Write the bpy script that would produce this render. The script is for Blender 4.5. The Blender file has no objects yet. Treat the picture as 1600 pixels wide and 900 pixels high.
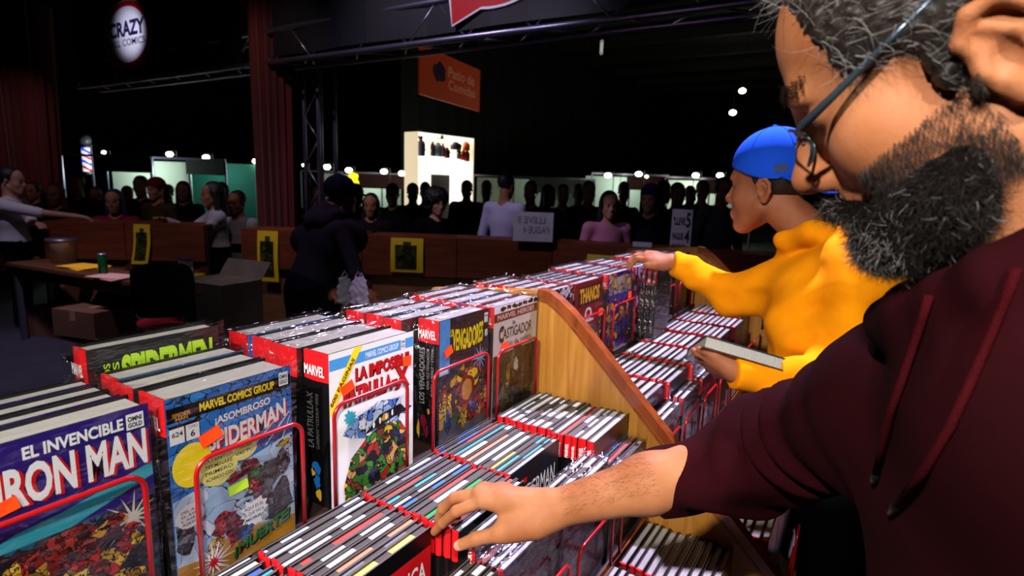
import bpy, math, random
import numpy as np
from mathutils import Vector, Matrix
random.seed(7); NR = np.random.default_rng(7)
scene = bpy.context.scene
COL = scene.collection
# ------------------------------------------------------------------ camera
# world frame: +Y runs along the book racks away from the viewer, +X towards the customers
F = 900.0; EZ = 1.6
PITCH = math.atan(160 / 900.0); ROLL = math.radians(2.0); YAW = math.radians(31.8)
_fh = np.array([-math.sin(YAW), math.cos(YAW), 0.0]); _rh = np.array([math.cos(YAW), math.sin(YAW), 0.0]); _up = np.array([0, 0, 1.0])
FWD = _fh * math.cos(PITCH) - _up * math.sin(PITCH)
_uc = _up * math.cos(PITCH) + _fh * math.sin(PITCH)
RGT = _rh * math.cos(ROLL) + _uc * math.sin(ROLL)
UPC = -_rh * math.sin(ROLL) + _uc * math.cos(ROLL)
CAM = np.array([0, 0, EZ])
cd = bpy.data.cameras.new('camera'); cam = bpy.data.objects.new('camera', cd); COL.objects.link(cam)
cd.sensor_width = 36.0; cd.lens = 36.0 * F / 1600.0; cd.clip_start = 0.02; cd.clip_end = 200
cam.matrix_world = Matrix(((RGT[0], UPC[0], -FWD[0], CAM[0]), (RGT[1], UPC[1], -FWD[1], CAM[1]), (RGT[2], UPC[2], -FWD[2], CAM[2]), (0, 0, 0, 1)))
cd.dof.use_dof = True; cd.dof.focus_distance = 0.95; cd.dof.aperture_fstop = 6.3
scene.camera = cam
def ray(x, y): return FWD + RGT * ((x - 800) / F) - UPC * ((y - 450) / F)
def atz(x, y, z): d = ray(x, y); return CAM + d * ((z - EZ) / d[2])
def atx(x, y, X): d = ray(x, y); return CAM + d * (X / d[0])
def aty(x, y, Y): d = ray(x, y); return CAM + d * (Y / d[1])
def atd(x, y, D): return CAM + ray(x, y) * D
# ------------------------------------------------------------------ world, exposure
w = bpy.data.worlds.new('hall_air'); scene.world = w; w.use_nodes = True
w.node_tree.nodes['Background'].inputs[0].default_value = (0.45, 0.42, 0.6, 1); w.node_tree.nodes['Background'].inputs[1].default_value = 0.006
vs = scene.view_settings; vs.view_transform = 'Standard'; vs.look = 'None'; vs.exposure = 0.0; vs.gamma = 1.0; vs.use_curve_mapping = False
def spot(name, loc, tgt, power, col, ang=60, rad=0.06, blend=0.5):
    l = bpy.data.lights.new(name, 'SPOT'); l.energy = power; l.color = col; l.spot_size = math.radians(ang); l.spot_blend = blend; l.shadow_soft_size = rad
    o = bpy.data.objects.new(name, l); COL.objects.link(o); o.location = loc
    o.rotation_euler = (Vector(tgt) - Vector(loc)).to_track_quat('-Z', 'Y').to_euler()
    return o
# stage spots on the stand's lighting truss, and a fill added for the left drape
spot('stage_spot_over_aisle', (0.95, -1.1, 3.2), (-0.75, 0.95, 1.15), 400, (1.0, 0.94, 0.88), 40, 0.05, 0.8)
spot('stage_spot_over_camera', (-0.30, -1.45, 2.9), (-0.25, 0.66, 1.3), 520, (1.0, 0.92, 0.84), 42, 0.05, 0.6)
spot('stage_spot_over_far_rack', (-0.35, 2.55, 3.5), (-0.4, 1.75, 1.1), 1100, (0.80, 0.66, 1.0), 56, 0.05, 0.6)
spot('stage_spot_behind_counter', (-3.6, 2.0, 4.4), (-3.4, 4.2, 0.8), 210, (0.86, 0.72, 1.0), 74, 0.08, 0.8)
spot('stage_spot_left_counter', (-5.4, 0.9, 4.4), (-6.4, 3.0, 0.7), 130, (0.86, 0.72, 1.0), 62, 0.08, 0.8)
EMB = aty(205, 50, 3.80)
spot('stage_spot_on_banner', (EMB[0] + 0.5, 2.7, EMB[2] - 0.1), tuple(EMB), 60, (0.80, 0.78, 1.0), 34, 0.05, 0.9)
spot('stage_spot_on_truss', (-2.3, 2.9, 3.0), (-2.3, 3.85, 2.75), 13, (0.75, 0.7, 1.0), 80, 0.05, 0.9)
spot('stage_spot_on_column', (-4.4, 2.6, 3.9), (-5.4, 4.0, 2.0), 46, (1.0, 0.75, 0.72), 60, 0.05, 0.9)
spot('fill_spot_on_left_drape', (-8.4, 2.2, 3.4), (-11.0, 3.6, 1.6), 60, (1.0, 0.7, 0.7), 50, 0.05, 0.9)  # unseen fill spot, added to lift the dark drape
spot('stage_spot_over_floor', (-4.6, 1.2, 4.2), (-5.9, 1.9, 0.0), 420, (0.75, 0.62, 1.0), 40, 0.08, 0.8)
# ------------------------------------------------------------------ materials
def lin(h):
    if not isinstance(h, str): return tuple(h) + (1.0,) if len(h) == 3 else tuple(h)
    h = h.lstrip('#'); v = [int(h[i:i + 2], 16) / 255 for i in (0, 2, 4)]
    return tuple((c / 12.92 if c <= 0.04045 else ((c + 0.055) / 1.055) ** 2.4) for c in v) + (1.0,)
_M = {}
def mat(name, col='#808080', rough=0.6, metal=0.0, spec=0.5, emit=None, es=0.0, noise=None, bump=None, alpha=None, sheen=0.0, objcol=False):
    """principled material; noise=(scale, colour2, stretch), bump=(scale, strength)"""
    if name in _M: return _M[name]
    m = bpy.data.materials.new(name); m.use_nodes = True; nt = m.node_tree; b = nt.nodes['Principled BSDF']
    b.inputs['Base Color'].default_value = lin(col); b.inputs['Roughness'].default_value = rough; b.inputs['Metallic'].default_value = metal
    b.inputs['Specular IOR Level'].default_value = spec
    if sheen: b.inputs['Sheen Weight'].default_value = sheen; b.inputs['Sheen Roughness'].default_value = 0.5
    if emit: b.inputs['Emission Color'].default_value = lin(emit); b.inputs['Emission Strength'].default_value = es
    tc = None
    if noise or bump:
        tc = nt.nodes.new('ShaderNodeTexCoord')
    if noise:
        mp = nt.nodes.new('ShaderNodeMapping'); nz = nt.nodes.new('ShaderNodeTexNoise'); mx = nt.nodes.new('ShaderNodeMix'); mx.data_type = 'RGBA'
        nt.links.new(tc.outputs['Object'], mp.inputs[0]); mp.inputs['Scale'].default_value = noise[2] if len(noise) > 2 else (1, 1, 1)
        nt.links.new(mp.outputs[0], nz.inputs['Vector']); nz.inputs['Scale'].default_value = noise[0]; nz.inputs['Detail'].default_value = 5
        rp = nt.nodes.new('ShaderNodeValToRGB'); rp.color_ramp.elements[0].position = 0.35; rp.color_ramp.elements[1].position = 0.65
        nt.links.new(nz.outputs['Fac'], rp.inputs[0]); nt.links.new(rp.outputs[0], mx.inputs['Factor'])
        mx.inputs['A'].default_value = lin(col); mx.inputs['B'].default_value = lin(noise[1]); nt.links.new(mx.outputs['Result'], b.inputs['Base Color'])
    if bump:
        nb = nt.nodes.new('ShaderNodeTexNoise'); nb.inputs['Scale'].default_value = bump[0]; nb.inputs['Detail'].default_value = 4
        nt.links.new(tc.outputs['Object'], nb.inputs['Vector'])
        bp = nt.nodes.new('ShaderNodeBump'); bp.inputs['Strength'].default_value = bump[1]; bp.inputs['Distance'].default_value = 0.01
        nt.links.new(nb.outputs['Fac'], bp.inputs['Height']); nt.links.new(bp.outputs[0], b.inputs['Normal'])
    _M[name] = m; return m
def mat_wood(name, c1, c2, rough=0.4, scale=(40, 40, 3)):
    if name in _M: return _M[name]
    m = mat(name, c1, rough); nt = m.node_tree; b = nt.nodes['Principled BSDF']
    tc = nt.nodes.new('ShaderNodeTexCoord'); mp = nt.nodes.new('ShaderNodeMapping'); mp.inputs['Scale'].default_value = scale
    n1 = nt.nodes.new('ShaderNodeTexNoise'); n1.inputs['Scale'].default_value = 1.0; n1.inputs['Detail'].default_value = 8; n1.inputs['Distortion'].default_value = 0.6
    n2 = nt.nodes.new('ShaderNodeTexNoise'); n2.inputs['Scale'].default_value = 3.0
    rp = nt.nodes.new('ShaderNodeValToRGB'); rp.color_ramp.elements[0].position = 0.3; rp.color_ramp.elements[1].position = 0.7
    rp.color_ramp.elements[0].color = lin(c1); rp.color_ramp.elements[1].color = lin(c2)
    mx = nt.nodes.new('ShaderNodeMix'); mx.data_type = 'RGBA'; mx.blend_type = 'MULTIPLY'; mx.inputs['Factor'].default_value = 0.5
    nt.links.new(tc.outputs['Object'], mp.inputs[0]); nt.links.new(mp.outputs[0], n1.inputs['Vector']); nt.links.new(tc.outputs['Object'], n2.inputs['Vector'])
    nt.links.new(n1.outputs['Fac'], rp.inputs[0]); nt.links.new(rp.outputs[0], mx.inputs['A']); nt.links.new(n2.outputs['Color'], mx.inputs['B'])
    rp2 = nt.nodes.new('ShaderNodeValToRGB'); rp2.color_ramp.elements[0].color = (0.55, 0.5, 0.45, 1); nt.links.new(n2.outputs['Fac'], rp2.inputs[0]); nt.links.new(rp2.outputs[0], mx.inputs['B'])
    nt.links.new(mx.outputs['Result'], b.inputs['Base Color'])
    return m
def mat_art(name, pal, scale=30, warp=0.5, seed=0.0, line=0.06, rough=0.25):
    """busy comic-print patchwork: warped cells in a palette with dark ink lines"""
    if name in _M: return _M[name]
    m = mat(name, pal[0], rough); nt = m.node_tree; b = nt.nodes['Principled BSDF']
    tc = nt.nodes.new('ShaderNodeTexCoord'); mp = nt.nodes.new('ShaderNodeMapping'); mp.inputs['Location'].default_value = (seed, seed * 1.7, seed * 0.3)
    nz = nt.nodes.new('ShaderNodeTexNoise'); nz.inputs['Scale'].default_value = scale * 0.5; nz.inputs['Detail'].default_value = 3
    ad = nt.nodes.new('ShaderNodeMix'); ad.data_type = 'RGBA'; ad.blend_type = 'LINEAR_LIGHT'; ad.inputs['Factor'].default_value = warp / scale * 2
    nt.links.new(tc.outputs['Object'], mp.inputs[0]); nt.links.new(mp.outputs[0], nz.inputs['Vector']); nt.links.new(mp.outputs[0], ad.inputs['A']); nt.links.new(nz.outputs['Color'], ad.inputs['B'])
    v = nt.nodes.new('ShaderNodeTexVoronoi'); v.inputs['Scale'].default_value = scale; v2 = nt.nodes.new('ShaderNodeTexVoronoi'); v2.feature = 'DISTANCE_TO_EDGE'; v2.inputs['Scale'].default_value = scale
    nt.links.new(ad.outputs['Result'], v.inputs['Vector']); nt.links.new(ad.outputs['Result'], v2.inputs['Vector'])
    sp = nt.nodes.new('ShaderNodeSeparateColor'); nt.links.new(v.outputs['Color'], sp.inputs[0])
    rp = nt.nodes.new('ShaderNodeValToRGB'); rp.color_ramp.interpolation = 'CONSTANT'
    els = rp.color_ramp.elements
    while len(els) < len(pal): els.new(0.5)
    for i, c in enumerate(pal): els[i].position = i / len(pal); els[i].color = lin(c)
    nt.links.new(sp.outputs[0], rp.inputs[0])
    cm = nt.nodes.new('ShaderNodeMath'); cm.operation = 'GREATER_THAN'; cm.inputs[1].default_value = line; nt.links.new(v2.outputs['Distance'], cm.inputs[0])
    mx = nt.nodes.new('ShaderNodeMix'); mx.data_type = 'RGBA'; mx.inputs['A'].default_value = (0.01, 0.01, 0.012, 1)
    nt.links.new(cm.outputs[0], mx.inputs['Factor']); nt.links.new(rp.outputs[0], mx.inputs['B']); nt.links.new(mx.outputs['Result'], b.inputs['Base Color'])
    return m
def mat_film():
    """clear crinkled shrink wrap"""
    m = bpy.data.materials.new('shrink_wrap'); m.use_nodes = True; nt = m.node_tree; nt.nodes.clear()
    out = nt.nodes.new('ShaderNodeOutputMaterial'); tr = nt.nodes.new('ShaderNodeBsdfTransparent'); gl = nt.nodes.new('ShaderNodeBsdfGlossy'); gl.inputs['Roughness'].default_value = 0.2
    tr.inputs[0].default_value = (0.985, 0.985, 0.99, 1)
    ad = nt.nodes.new('ShaderNodeMixShader'); lw = nt.nodes.new('ShaderNodeLayerWeight'); lw.inputs[0].default_value = 0.18
    tc = nt.nodes.new('ShaderNodeTexCoord'); mp = nt.nodes.new('ShaderNodeMapping'); mp.inputs['Scale'].default_value = (1.6, 0.4, 1.0); nz = nt.nodes.new('ShaderNodeTexNoise'); nz.inputs['Scale'].default_value = 42; nz.inputs['Detail'].default_value = 3
    bp = nt.nodes.new('ShaderNodeBump'); bp.inputs['Strength'].default_value = 0.9; bp.inputs['Distance'].default_value = 0.02
    L = nt.links.new
    L(tc.outputs['Object'], mp.inputs[0]); L(mp.outputs[0], nz.inputs['Vector']); L(nz.outputs['Fac'], bp.inputs['Height']); L(bp.outputs[0], gl.inputs['Normal'])
    mm = nt.nodes.new('ShaderNodeMath'); mm.operation = 'MULTIPLY_ADD'; mm.inputs[1].default_value = 0.4; mm.inputs[2].default_value = 0.10; mm.use_clamp = True
    L(lw.outputs['Fresnel'], mm.inputs[0]); L(mm.outputs[0], ad.inputs[0]); L(tr.outputs[0], ad.inputs[1]); L(gl.outputs[0], ad.inputs[2]); L(ad.outputs[0], out.inputs[0])
    return m
FILM = mat_film()
# ------------------------------------------------------------------ mesh building
class MB:
    """collects polygons with material slots; build() links ONE mesh object"""
    def __init__(s): s.v = []; s.f = []; s.m = []; s.mats = []
    def slot(s, m):
        if m not in s.mats: s.mats.append(m)
        return s.mats.index(m)
    def poly(s, pts, m, flip=False):
        i = len(s.v); s.v += [tuple(map(float, p)) for p in pts]; ids = list(range(i, i + len(pts)))
        s.f.append(ids[::-1] if flip else ids); s.m.append(s.slot(m))
    def box(s, lo, hi, m, M=None, face=None):
        x0, y0, z0 = lo; x1, y1, z1 = hi
        c = [(x0, y0, z0), (x1, y0, z0), (x1, y1, z0), (x0, y1, z0), (x0, y0, z1), (x1, y0, z1), (x1, y1, z1), (x0, y1, z1)]
        if M is not None: c = [tuple(M @ Vector(p)) for p in c]
        i = len(s.v); s.v += c
        for k, q in zip(('-z', '+z', '-y', '+x', '+y', '-x'), ((0, 3, 2, 1), (4, 5, 6, 7), (0, 1, 5, 4), (1, 2, 6, 5), (2, 3, 7, 6), (3, 0, 4, 7))):
            s.f.append([i + a for a in q]); s.m.append(s.slot(face[k] if face and k in face else m))
    def tube(s, pts, r, m, n=8, closed=False, caps=True):
        P = [np.array(p, float) for p in pts]; N = len(P); base = len(s.v); sl = s.slot(m)
        R = r if hasattr(r, '__len__') else [r] * N
        ref = None
        for k in range(N):
            a = P[(k - 1) % N] if (closed or k > 0) else P[k]; b = P[(k + 1) % N] if (closed or k < N - 1) else P[k]
            t = b - a; t /= np.linalg.norm(t) + 1e-12
            if ref is None: ref = np.cross(t, [0.31, 0.17, 0.93]); ref /= np.linalg.norm(ref)
            e = ref - t * (ref @ t); e /= np.linalg.norm(e) + 1e-12; ref = e; g = np.cross(t, e)
            for j in range(n):
                an = 2 * math.pi * j / n; s.v.append(tuple(P[k] + R[k] * (math.cos(an) * e + math.sin(an) * g)))
        for k in range(N if closed else N - 1):
            k2 = (k + 1) % N
            for j in range(n):
                j2 = (j + 1) % n; s.f.append([base + k * n + j, base + k * n + j2, base + k2 * n + j2, base + k2 * n + j]); s.m.append(sl)
        if caps and not closed:
            s.f.append([base + j for j in range(n)][::-1]); s.m.append(sl); s.f.append([base + (N - 1) * n + j for j in range(n)]); s.m.append(sl)
    def lathe(s, prof, m, n=20, M=None):
        """prof = [(radius, z)]"""
        base = len(s.v); sl = s.slot(m)
        for r, z in prof:
            for j in range(n):
                a = 2 * math.pi * j / n; p = (r * math.cos(a), r * math.sin(a), z); s.v.append(tuple(M @ Vector(p)) if M is not None else p)
        for k in range(len(prof) - 1):
            for j in range(n):
                j2 = (j + 1) % n; s.f.append([base + k * n + j, base + k * n + j2, base + (k + 1) * n + j2, base + (k + 1) * n + j]); s.m.append(sl)
    def prism(s, prof, axis, a0, a1, m, mside=None):
        """extrude a 2D outline (list of (p,q)) along axis 0/1/2 between a0 and a1"""
        def pt(p, q, a): return ((a, p, q), (p, a, q), (p, q, a))[axis]
        n = len(prof); i = len(s.v); s.v += [pt(p, q, a0) for p, q in prof] + [pt(p, q, a1) for p, q in prof]
        s.f.append(list(range(i, i + n))); s.m.append(s.slot(m)); s.f.append(list(range(i + n, i + 2 * n))[::-1]); s.m.append(s.slot(m))
        for k in range(n):
            k2 = (k + 1) % n; s.f.append([i + k, i + n + k, i + n + k2, i + k2]); s.m.append(s.slot(mside or m))
    def mesh(s, name, smooth=False):
        me = bpy.data.meshes.new(name); me.from_pydata(s.v, [], s.f)
        for m in s.mats: me.materials.append(m)
        me.polygons.foreach_set('material_index', s.m)
        if smooth: me.polygons.foreach_set('use_smooth', [True] * len(s.f))
        me.update(); return me
    def build(s, name, parent=None, smooth=False, loc=None):
        return link(name, s.mesh(name, smooth), parent, loc)
def link(name, me, parent=None, loc=None):
    o = bpy.data.objects.new(name, me); COL.objects.link(o)
    if parent is not None: o.parent = parent
    if loc is not None: o.location = loc
    return o
def tag(o, label, cat, group=None, kind=None):
    o['label'] = label
    if cat: o['category'] = cat
    if group: o['group'] = group
    if kind: o['kind'] = kind
    return o
def thing(name, label, cat, loc=(0, 0, 0), rotz=0.0, group=None):
    o = bpy.data.objects.new(name, None); COL.objects.link(o); o.location = loc; o.rotation_euler = (0, 0, rotz); o.empty_display_size = 0.05
    return tag(o, label, cat, group)
def struct(o): o['kind'] = 'structure'; return o
# ------------------------------------------------------------------ lettering (flat print)
_T = {}
def text_mesh(body, bold=0.0, shear=0.0):
    key = (body, bold, shear)
    if key in _T: return _T[key]
    c = bpy.data.curves.new('lettering', 'FONT'); c.body = body; c.offset = bold; c.shear = shear; c.resolution_u = 3; c.align_x = 'LEFT'
    o = bpy.data.objects.new('lettering', c); me = o.to_mesh()
    V = np.array([v.co[:2] for v in me.vertices]) if len(me.vertices) else np.zeros((1, 2)); Fc = [list(p.vertices) for p in me.polygons]
    o.to_mesh_clear(); bpy.data.objects.remove(o); bpy.data.curves.remove(c)
    V = V - V.min(0); V = V / np.maximum(V.max(0), 1e-6)
    _T[key] = (V, Fc); return _T[key]
def put_text(mb, body, fn, box, m, bold=0.02, shear=0.0, warp=None):
    """box = (u0, v0, u1, v1) on the surface; fn(u, v) -> 3D point"""
    V, Fc = text_mesh(body, bold, shear); u0, v0, u1, v1 = box; i = len(mb.v); sl = mb.slot(m)
    for a, b in V:
        u = u0 + a * (u1 - u0); v = v0 + b * (v1 - v0)
        if warp: u, v = warp(a, b, u, v)
        mb.v.append(tuple(map(float, fn(u, v))))
    for f in Fc: mb.f.append([i + k for k in f]); mb.m.append(sl)
def blob(cx, cy, rx, ry, n=14, jag=0.15, seed=0):
    r = random.Random(seed); return [(cx + rx * math.cos(2 * math.pi * k / n) * (1 + r.uniform(-jag, jag)), cy + ry * math.sin(2 * math.pi * k / n) * (1 + r.uniform(-jag, jag))) for k in range(n)]
def star(cx, cy, r1, r2, n=12, sx=1.0, seed=0):
    r = random.Random(seed); out = []
    for k in range(2 * n):
        rr = (r1 if k % 2 == 0 else r2) * r.uniform(0.75, 1.1); a = math.pi * k / n; out.append((cx + sx * rr * math.cos(a), cy + rr * math.sin(a)))
    return out
def rect(x0, y0, x1, y1): return [(x0, y0), (x1, y0), (x1, y1), (x0, y1)]
ORD = ['first', 'second', 'third', 'fourth', 'fifth', 'sixth', 'seventh', 'eighth', 'ninth', 'tenth', 'eleventh', 'twelfth', 'thirteenth', 'fourteenth', 'fifteenth', 'sixteenth', 'seventeenth', 'eighteenth']
# ------------------------------------------------------------------ implicit surfaces (bodies, clothes)
def rotm(f, up=(0, 0, 1)):
    """columns: forward, left, up"""
    f = np.array(f, float); f /= np.linalg.norm(f); l = np.cross(up, f); l /= np.linalg.norm(l); return np.stack([f, l, np.cross(f, l)], 1)
class SDF:
    def __init__(s): s.p = []; s.warp = None
    def cone(s, a, b, ra, rb=None, k=0.02, mat=0, sub=False, xf=None):
        a = np.array(a, float); b = np.array(b, float)
        if xf: a = xf(a); b = xf(b); ra *= xf.s; rb = (rb if rb is not None else ra / xf.s) * xf.s; k *= xf.s
        s.p.append(('c', a, b, ra, rb if rb is not None else ra, k, mat, sub)); return s
    def ell(s, c, r, R=None, k=0.02, mat=0, sub=False, xf=None):
        c = np.array(c, float); r = np.array(r if hasattr(r, '__len__') else (r, r, r), float); R = np.eye(3) if R is None else np.array(R, float)
        if xf: c = xf(c); r = r * xf.s; R = xf.R @ R; k *= xf.s
        s.p.append(('e', c, r, R, None, k, mat, sub)); return s
    def plane(s, c, n, k=0.004, xf=None):
        """cut away the side the normal points to"""
        c = np.array(c, float); n = np.array(n, float)
        if xf: c = xf(c); n = xf.R @ n
        s.p.append(('p', c, n / np.linalg.norm(n), None, None, k, 0, True)); return s
    def dist(s, p, P):
        x, y, z = P[..., 0], P[..., 1], P[..., 2]; f32 = np.float32
        if p[0] == 'c':
            a = p[1]; ab = p[2] - a; L = max(float(ab @ ab), 1e-12); qx = x - f32(a[0]); qy = y - f32(a[1]); qz = z - f32(a[2])
            t = np.clip((qx * f32(ab[0]) + qy * f32(ab[1]) + qz * f32(ab[2])) * f32(1 / L), f32(0), f32(1))
            qx -= t * f32(ab[0]); qy -= t * f32(ab[1]); qz -= t * f32(ab[2])
            return np.sqrt(qx * qx + qy * qy + qz * qz) - (f32(p[3]) + t * f32(p[4] - p[3]))
        c = p[1]; qx = x - f32(c[0]); qy = y - f32(c[1]); qz = z - f32(c[2])
        if p[0] == 'p': n = p[2]; return -(qx * f32(n[0]) + qy * f32(n[1]) + qz * f32(n[2]))
        R = p[3]; k0 = 0; k1 = 0
        for i in range(3):
            u = (qx * f32(R[0, i]) + qy * f32(R[1, i]) + qz * f32(R[2, i])) * f32(1 / p[2][i]); u = u * u; k0 = k0 + u; k1 = k1 + u * f32(1 / p[2][i] ** 2)
        k0 = np.sqrt(k0); return k0 * (k0 - f32(1)) / np.maximum(np.sqrt(k1), f32(1e-9))
    def ev(s, P, prims=None):
        D = None
        for p in (s.p if prims is None else prims):
            d = s.dist(p, P); k = p[5]
            if p[7]:
                if D is None: continue
                e = -d; h = np.maximum(k - np.abs(D - e), 0) / k; D = np.maximum(D, e) + h * h * k * 0.25
            elif D is None: D = d
            else: h = np.maximum(k - np.abs(D - d), 0) / k; D = np.minimum(D, d) - h * h * k * 0.25
        if D is None: D = np.full(P.shape[:-1], 1.0)
        if s.warp is not None: D = s.warp(P, D)
        return D
    def bounds(s):
        lo = np.full(3, 9e9); hi = -lo
        for p in s.p:
            if p[7]: continue
            if p[0] == 'c':
                for c, r in ((p[1], p[3]), (p[2], p[4])): lo = np.minimum(lo, c - r); hi = np.maximum(hi, c + r)
            else: e = np.abs(p[3]) @ p[2]; lo = np.minimum(lo, p[1] - e); hi = np.maximum(hi, p[1] + e)
        return lo - 0.02, hi + 0.02
    def mesh(s, name, h, mats, B=20, inv=None):
        lo, hi = s.bounds(); n = np.ceil((hi - lo) / h).astype(int) + 2; half = (B + 1) * h * 0.5 * 1.7321
        gids = []; gpos = []; quads = []
        nb = -(-n // B); cs = np.stack(np.meshgrid(*[np.arange(k) for k in nb], indexing='ij'), -1).reshape(-1, 3)
        cen = lo + (cs * B + (B - 1) * 0.5) * h
        dp = np.stack([s.dist(p, cen) for p in s.p], 1)
        isu = np.array([not p[7] for p in s.p]); kk = np.array([p[5] for p in s.p])
        act = (np.where(isu, dp - kk, 9.0).min(1) < half * 1.25 + 0.01)
        key = lambda I: (I[..., 0] * (n[1] + 4) + I[..., 1]) * (n[2] + 4) + I[..., 2]
        for bi in np.nonzero(act)[0]:
            c = cs[bi]; sel = [p for j, p in enumerate(s.p) if dp[bi, j] < half * 1.3 + kk[j] + 0.012]
            if not any(not p[7] for p in sel): continue
            g0 = c * B - 1; ax = [np.arange(g0[a], g0[a] + B + 2) for a in range(3)]
            G_ = np.meshgrid(*ax, indexing='ij'); I = np.stack(G_, -1); P = np.moveaxis(np.stack([(lo[a] + G_[a] * h).astype(np.float32) for a in range(3)], 0), 0, -1)
            D = s.ev(P, sel); ins = D < 0
            if ins.all() or not ins.any(): continue
            m = B + 1; cnt = np.zeros((m, m, m), np.float32); acc = [np.zeros((m, m, m), np.float32) for _ in range(3)]; cor = [(i, j, k) for i in (0, 1) for j in (0, 1) for k in (0, 1)]
            for a in cor:
                for ax_ in range(3):
                    if a[ax_]: continue
                    b = list(a); b[ax_] = 1
                    Da = D[a[0]:a[0] + m, a[1]:a[1] + m, a[2]:a[2] + m]; Db = D[b[0]:b[0] + m, b[1]:b[1] + m, b[2]:b[2] + m]
                    cr = (Da < 0) != (Db < 0); t = np.where(cr, Da / np.where(cr, Da - Db, 1), 0)
                    for q_ in range(3):
                        if q_ == ax_: acc[q_] += t
                        elif a[q_]: acc[q_] += cr
                    cnt += cr
            mk = cnt > 0
            if not mk.any(): continue
            gids.append(key(I[:m, :m, :m] + 2)[mk]); gpos.append(lo + (I[:m, :m, :m][mk] + np.stack([q_[mk] for q_ in acc], 1) / cnt[mk][:, None]) * h)
            K = key(I + 2)
            for ax_ in range(3):
                o1, o2 = [a for a in range(3) if a != ax_]
                sl0 = [slice(1, m)] * 3; sl1 = [slice(1, m)] * 3; sl1[ax_] = slice(2, m + 1)
                A = ins[tuple(sl0)]; Bb = ins[tuple(sl1)]; cr = A != Bb
                if not cr.any(): continue
                def kk_(d1, d2):
                    sl = [slice(1, m)] * 3; sl[o1] = slice(1 + d1, m + d1); sl[o2] = slice(1 + d2, m + d2); return K[tuple(sl)][cr]
                q = np.stack([kk_(-1, -1), kk_(0, -1), kk_(0, 0), kk_(-1, 0)], 1); fl = A[cr] if ax_ != 1 else ~A[cr]
                q[~fl] = q[~fl][:, ::-1]; quads.append(q)
        ids = np.concatenate(gids); pos = np.concatenate(gpos); u, first = np.unique(ids, return_index=True); V = pos[first]
        Q = np.concatenate(quads); Qi = np.searchsorted(u, Q); ok = (u[np.minimum(Qi, len(u) - 1)] == Q).all(1); Qi = Qi[ok]
        fc = V[Qi].mean(1)
        mi = np.zeros(len(Qi), np.int32)
        if len(mats) > 1:
            us = [p for p in s.p if not p[7]]; dd = np.stack([s.dist(p, fc) for p in us], 1); mi = np.array([p[6] for p in us])[dd.argmin(1)].astype(np.int32)
        if inv is not None: V = inv(V)
        me = bpy.data.meshes.new(name); me.vertices.add(len(V)); me.vertices.foreach_set('co', V.astype(np.float32).ravel())
        me.loops.add(len(Qi) * 4); me.loops.foreach_set('vertex_index', Qi.astype(np.int32).ravel())
        me.polygons.add(len(Qi)); me.polygons.foreach_set('loop_start', np.arange(0, len(Qi) * 4, 4, dtype=np.int32))
        for m in mats: me.materials.append(m)
        me.polygons.foreach_set('material_index', mi); me.polygons.foreach_set('use_smooth', np.ones(len(Qi), bool)); me.update(); me.validate()
        return me
class XF:
    def __init__(s, o, R, sc=1.0): s.o = np.array(o, float); s.R = np.array(R, float); s.s = sc
    def __call__(s, p): return s.o + s.R @ (np.array(p, float) * s.s)
# ================================================================== SETTING
m_floor = mat('floor_carpet', '#1c1a22', 0.9, noise=(3.0, '#26222c'), bump=(60, 0.2))
b = MB(); b.box((-40, -15, -0.1), (25, 45, 0.0), m_floor); struct(b.build('floor'))
m_black = mat('black_curtain', '#050506', 0.9, noise=(2.0, '#08080a', (3, 3, 0.2)))
WLX = -16.0
def curtain(name, p0, p1, h, m, amp=0.12, per=0.9, n=160):
    p0 = np.array(p0, float); p1 = np.array(p1, float); d = (p1 - p0); L = np.linalg.norm(d); d /= L; nn = np.array([-d[1], d[0], 0]); mb = MB()
    row = [p0 + d * (L * k / n) + nn * amp * math.sin(2 * math.pi * (L * k / n) / per + 0.7 * math.sin(k * 0.31)) for k in range(n + 1)]
    for k in range(n):
        mb.poly([row[k], row[k + 1], row[k + 1] + np.array([0, 0, h]), row[k] + np.array([0, 0, h])], m)
    return mb.build(name)
struct(curtain('wall_left', (-13.0, 14, 0), (-13.0, 40, 0), 8.0, m_black)); struct(curtain('wall_far_left', (-30, -12, 0), (-30, 40, 0), 8.0, m_black))
struct(curtain('wall_back', (-30, 38, 0), (24, 38, 0), 8.0, m_black))
m_ceil = mat('dark_ceiling', '#1a1917', 0.9, noise=(0.8, '#12110f'))
b = MB(); b.box((-40, -15, 8.0), (25, 45, 8.2), m_ceil); ce = struct(b.build('ceiling'))
m_beam = mat('ceiling_beam', '#302d29', 0.8)
bm_ = MB(); bm_.box((-18, -0.15, 7.62), (25, 0.15, 8.0), m_beam); bme = bm_.mesh('ceiling_beam')
for k in range(12):
    o = link('ceiling_beam', bme, ce, (0, 2.0 + 3.2 * k, 0))
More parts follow.
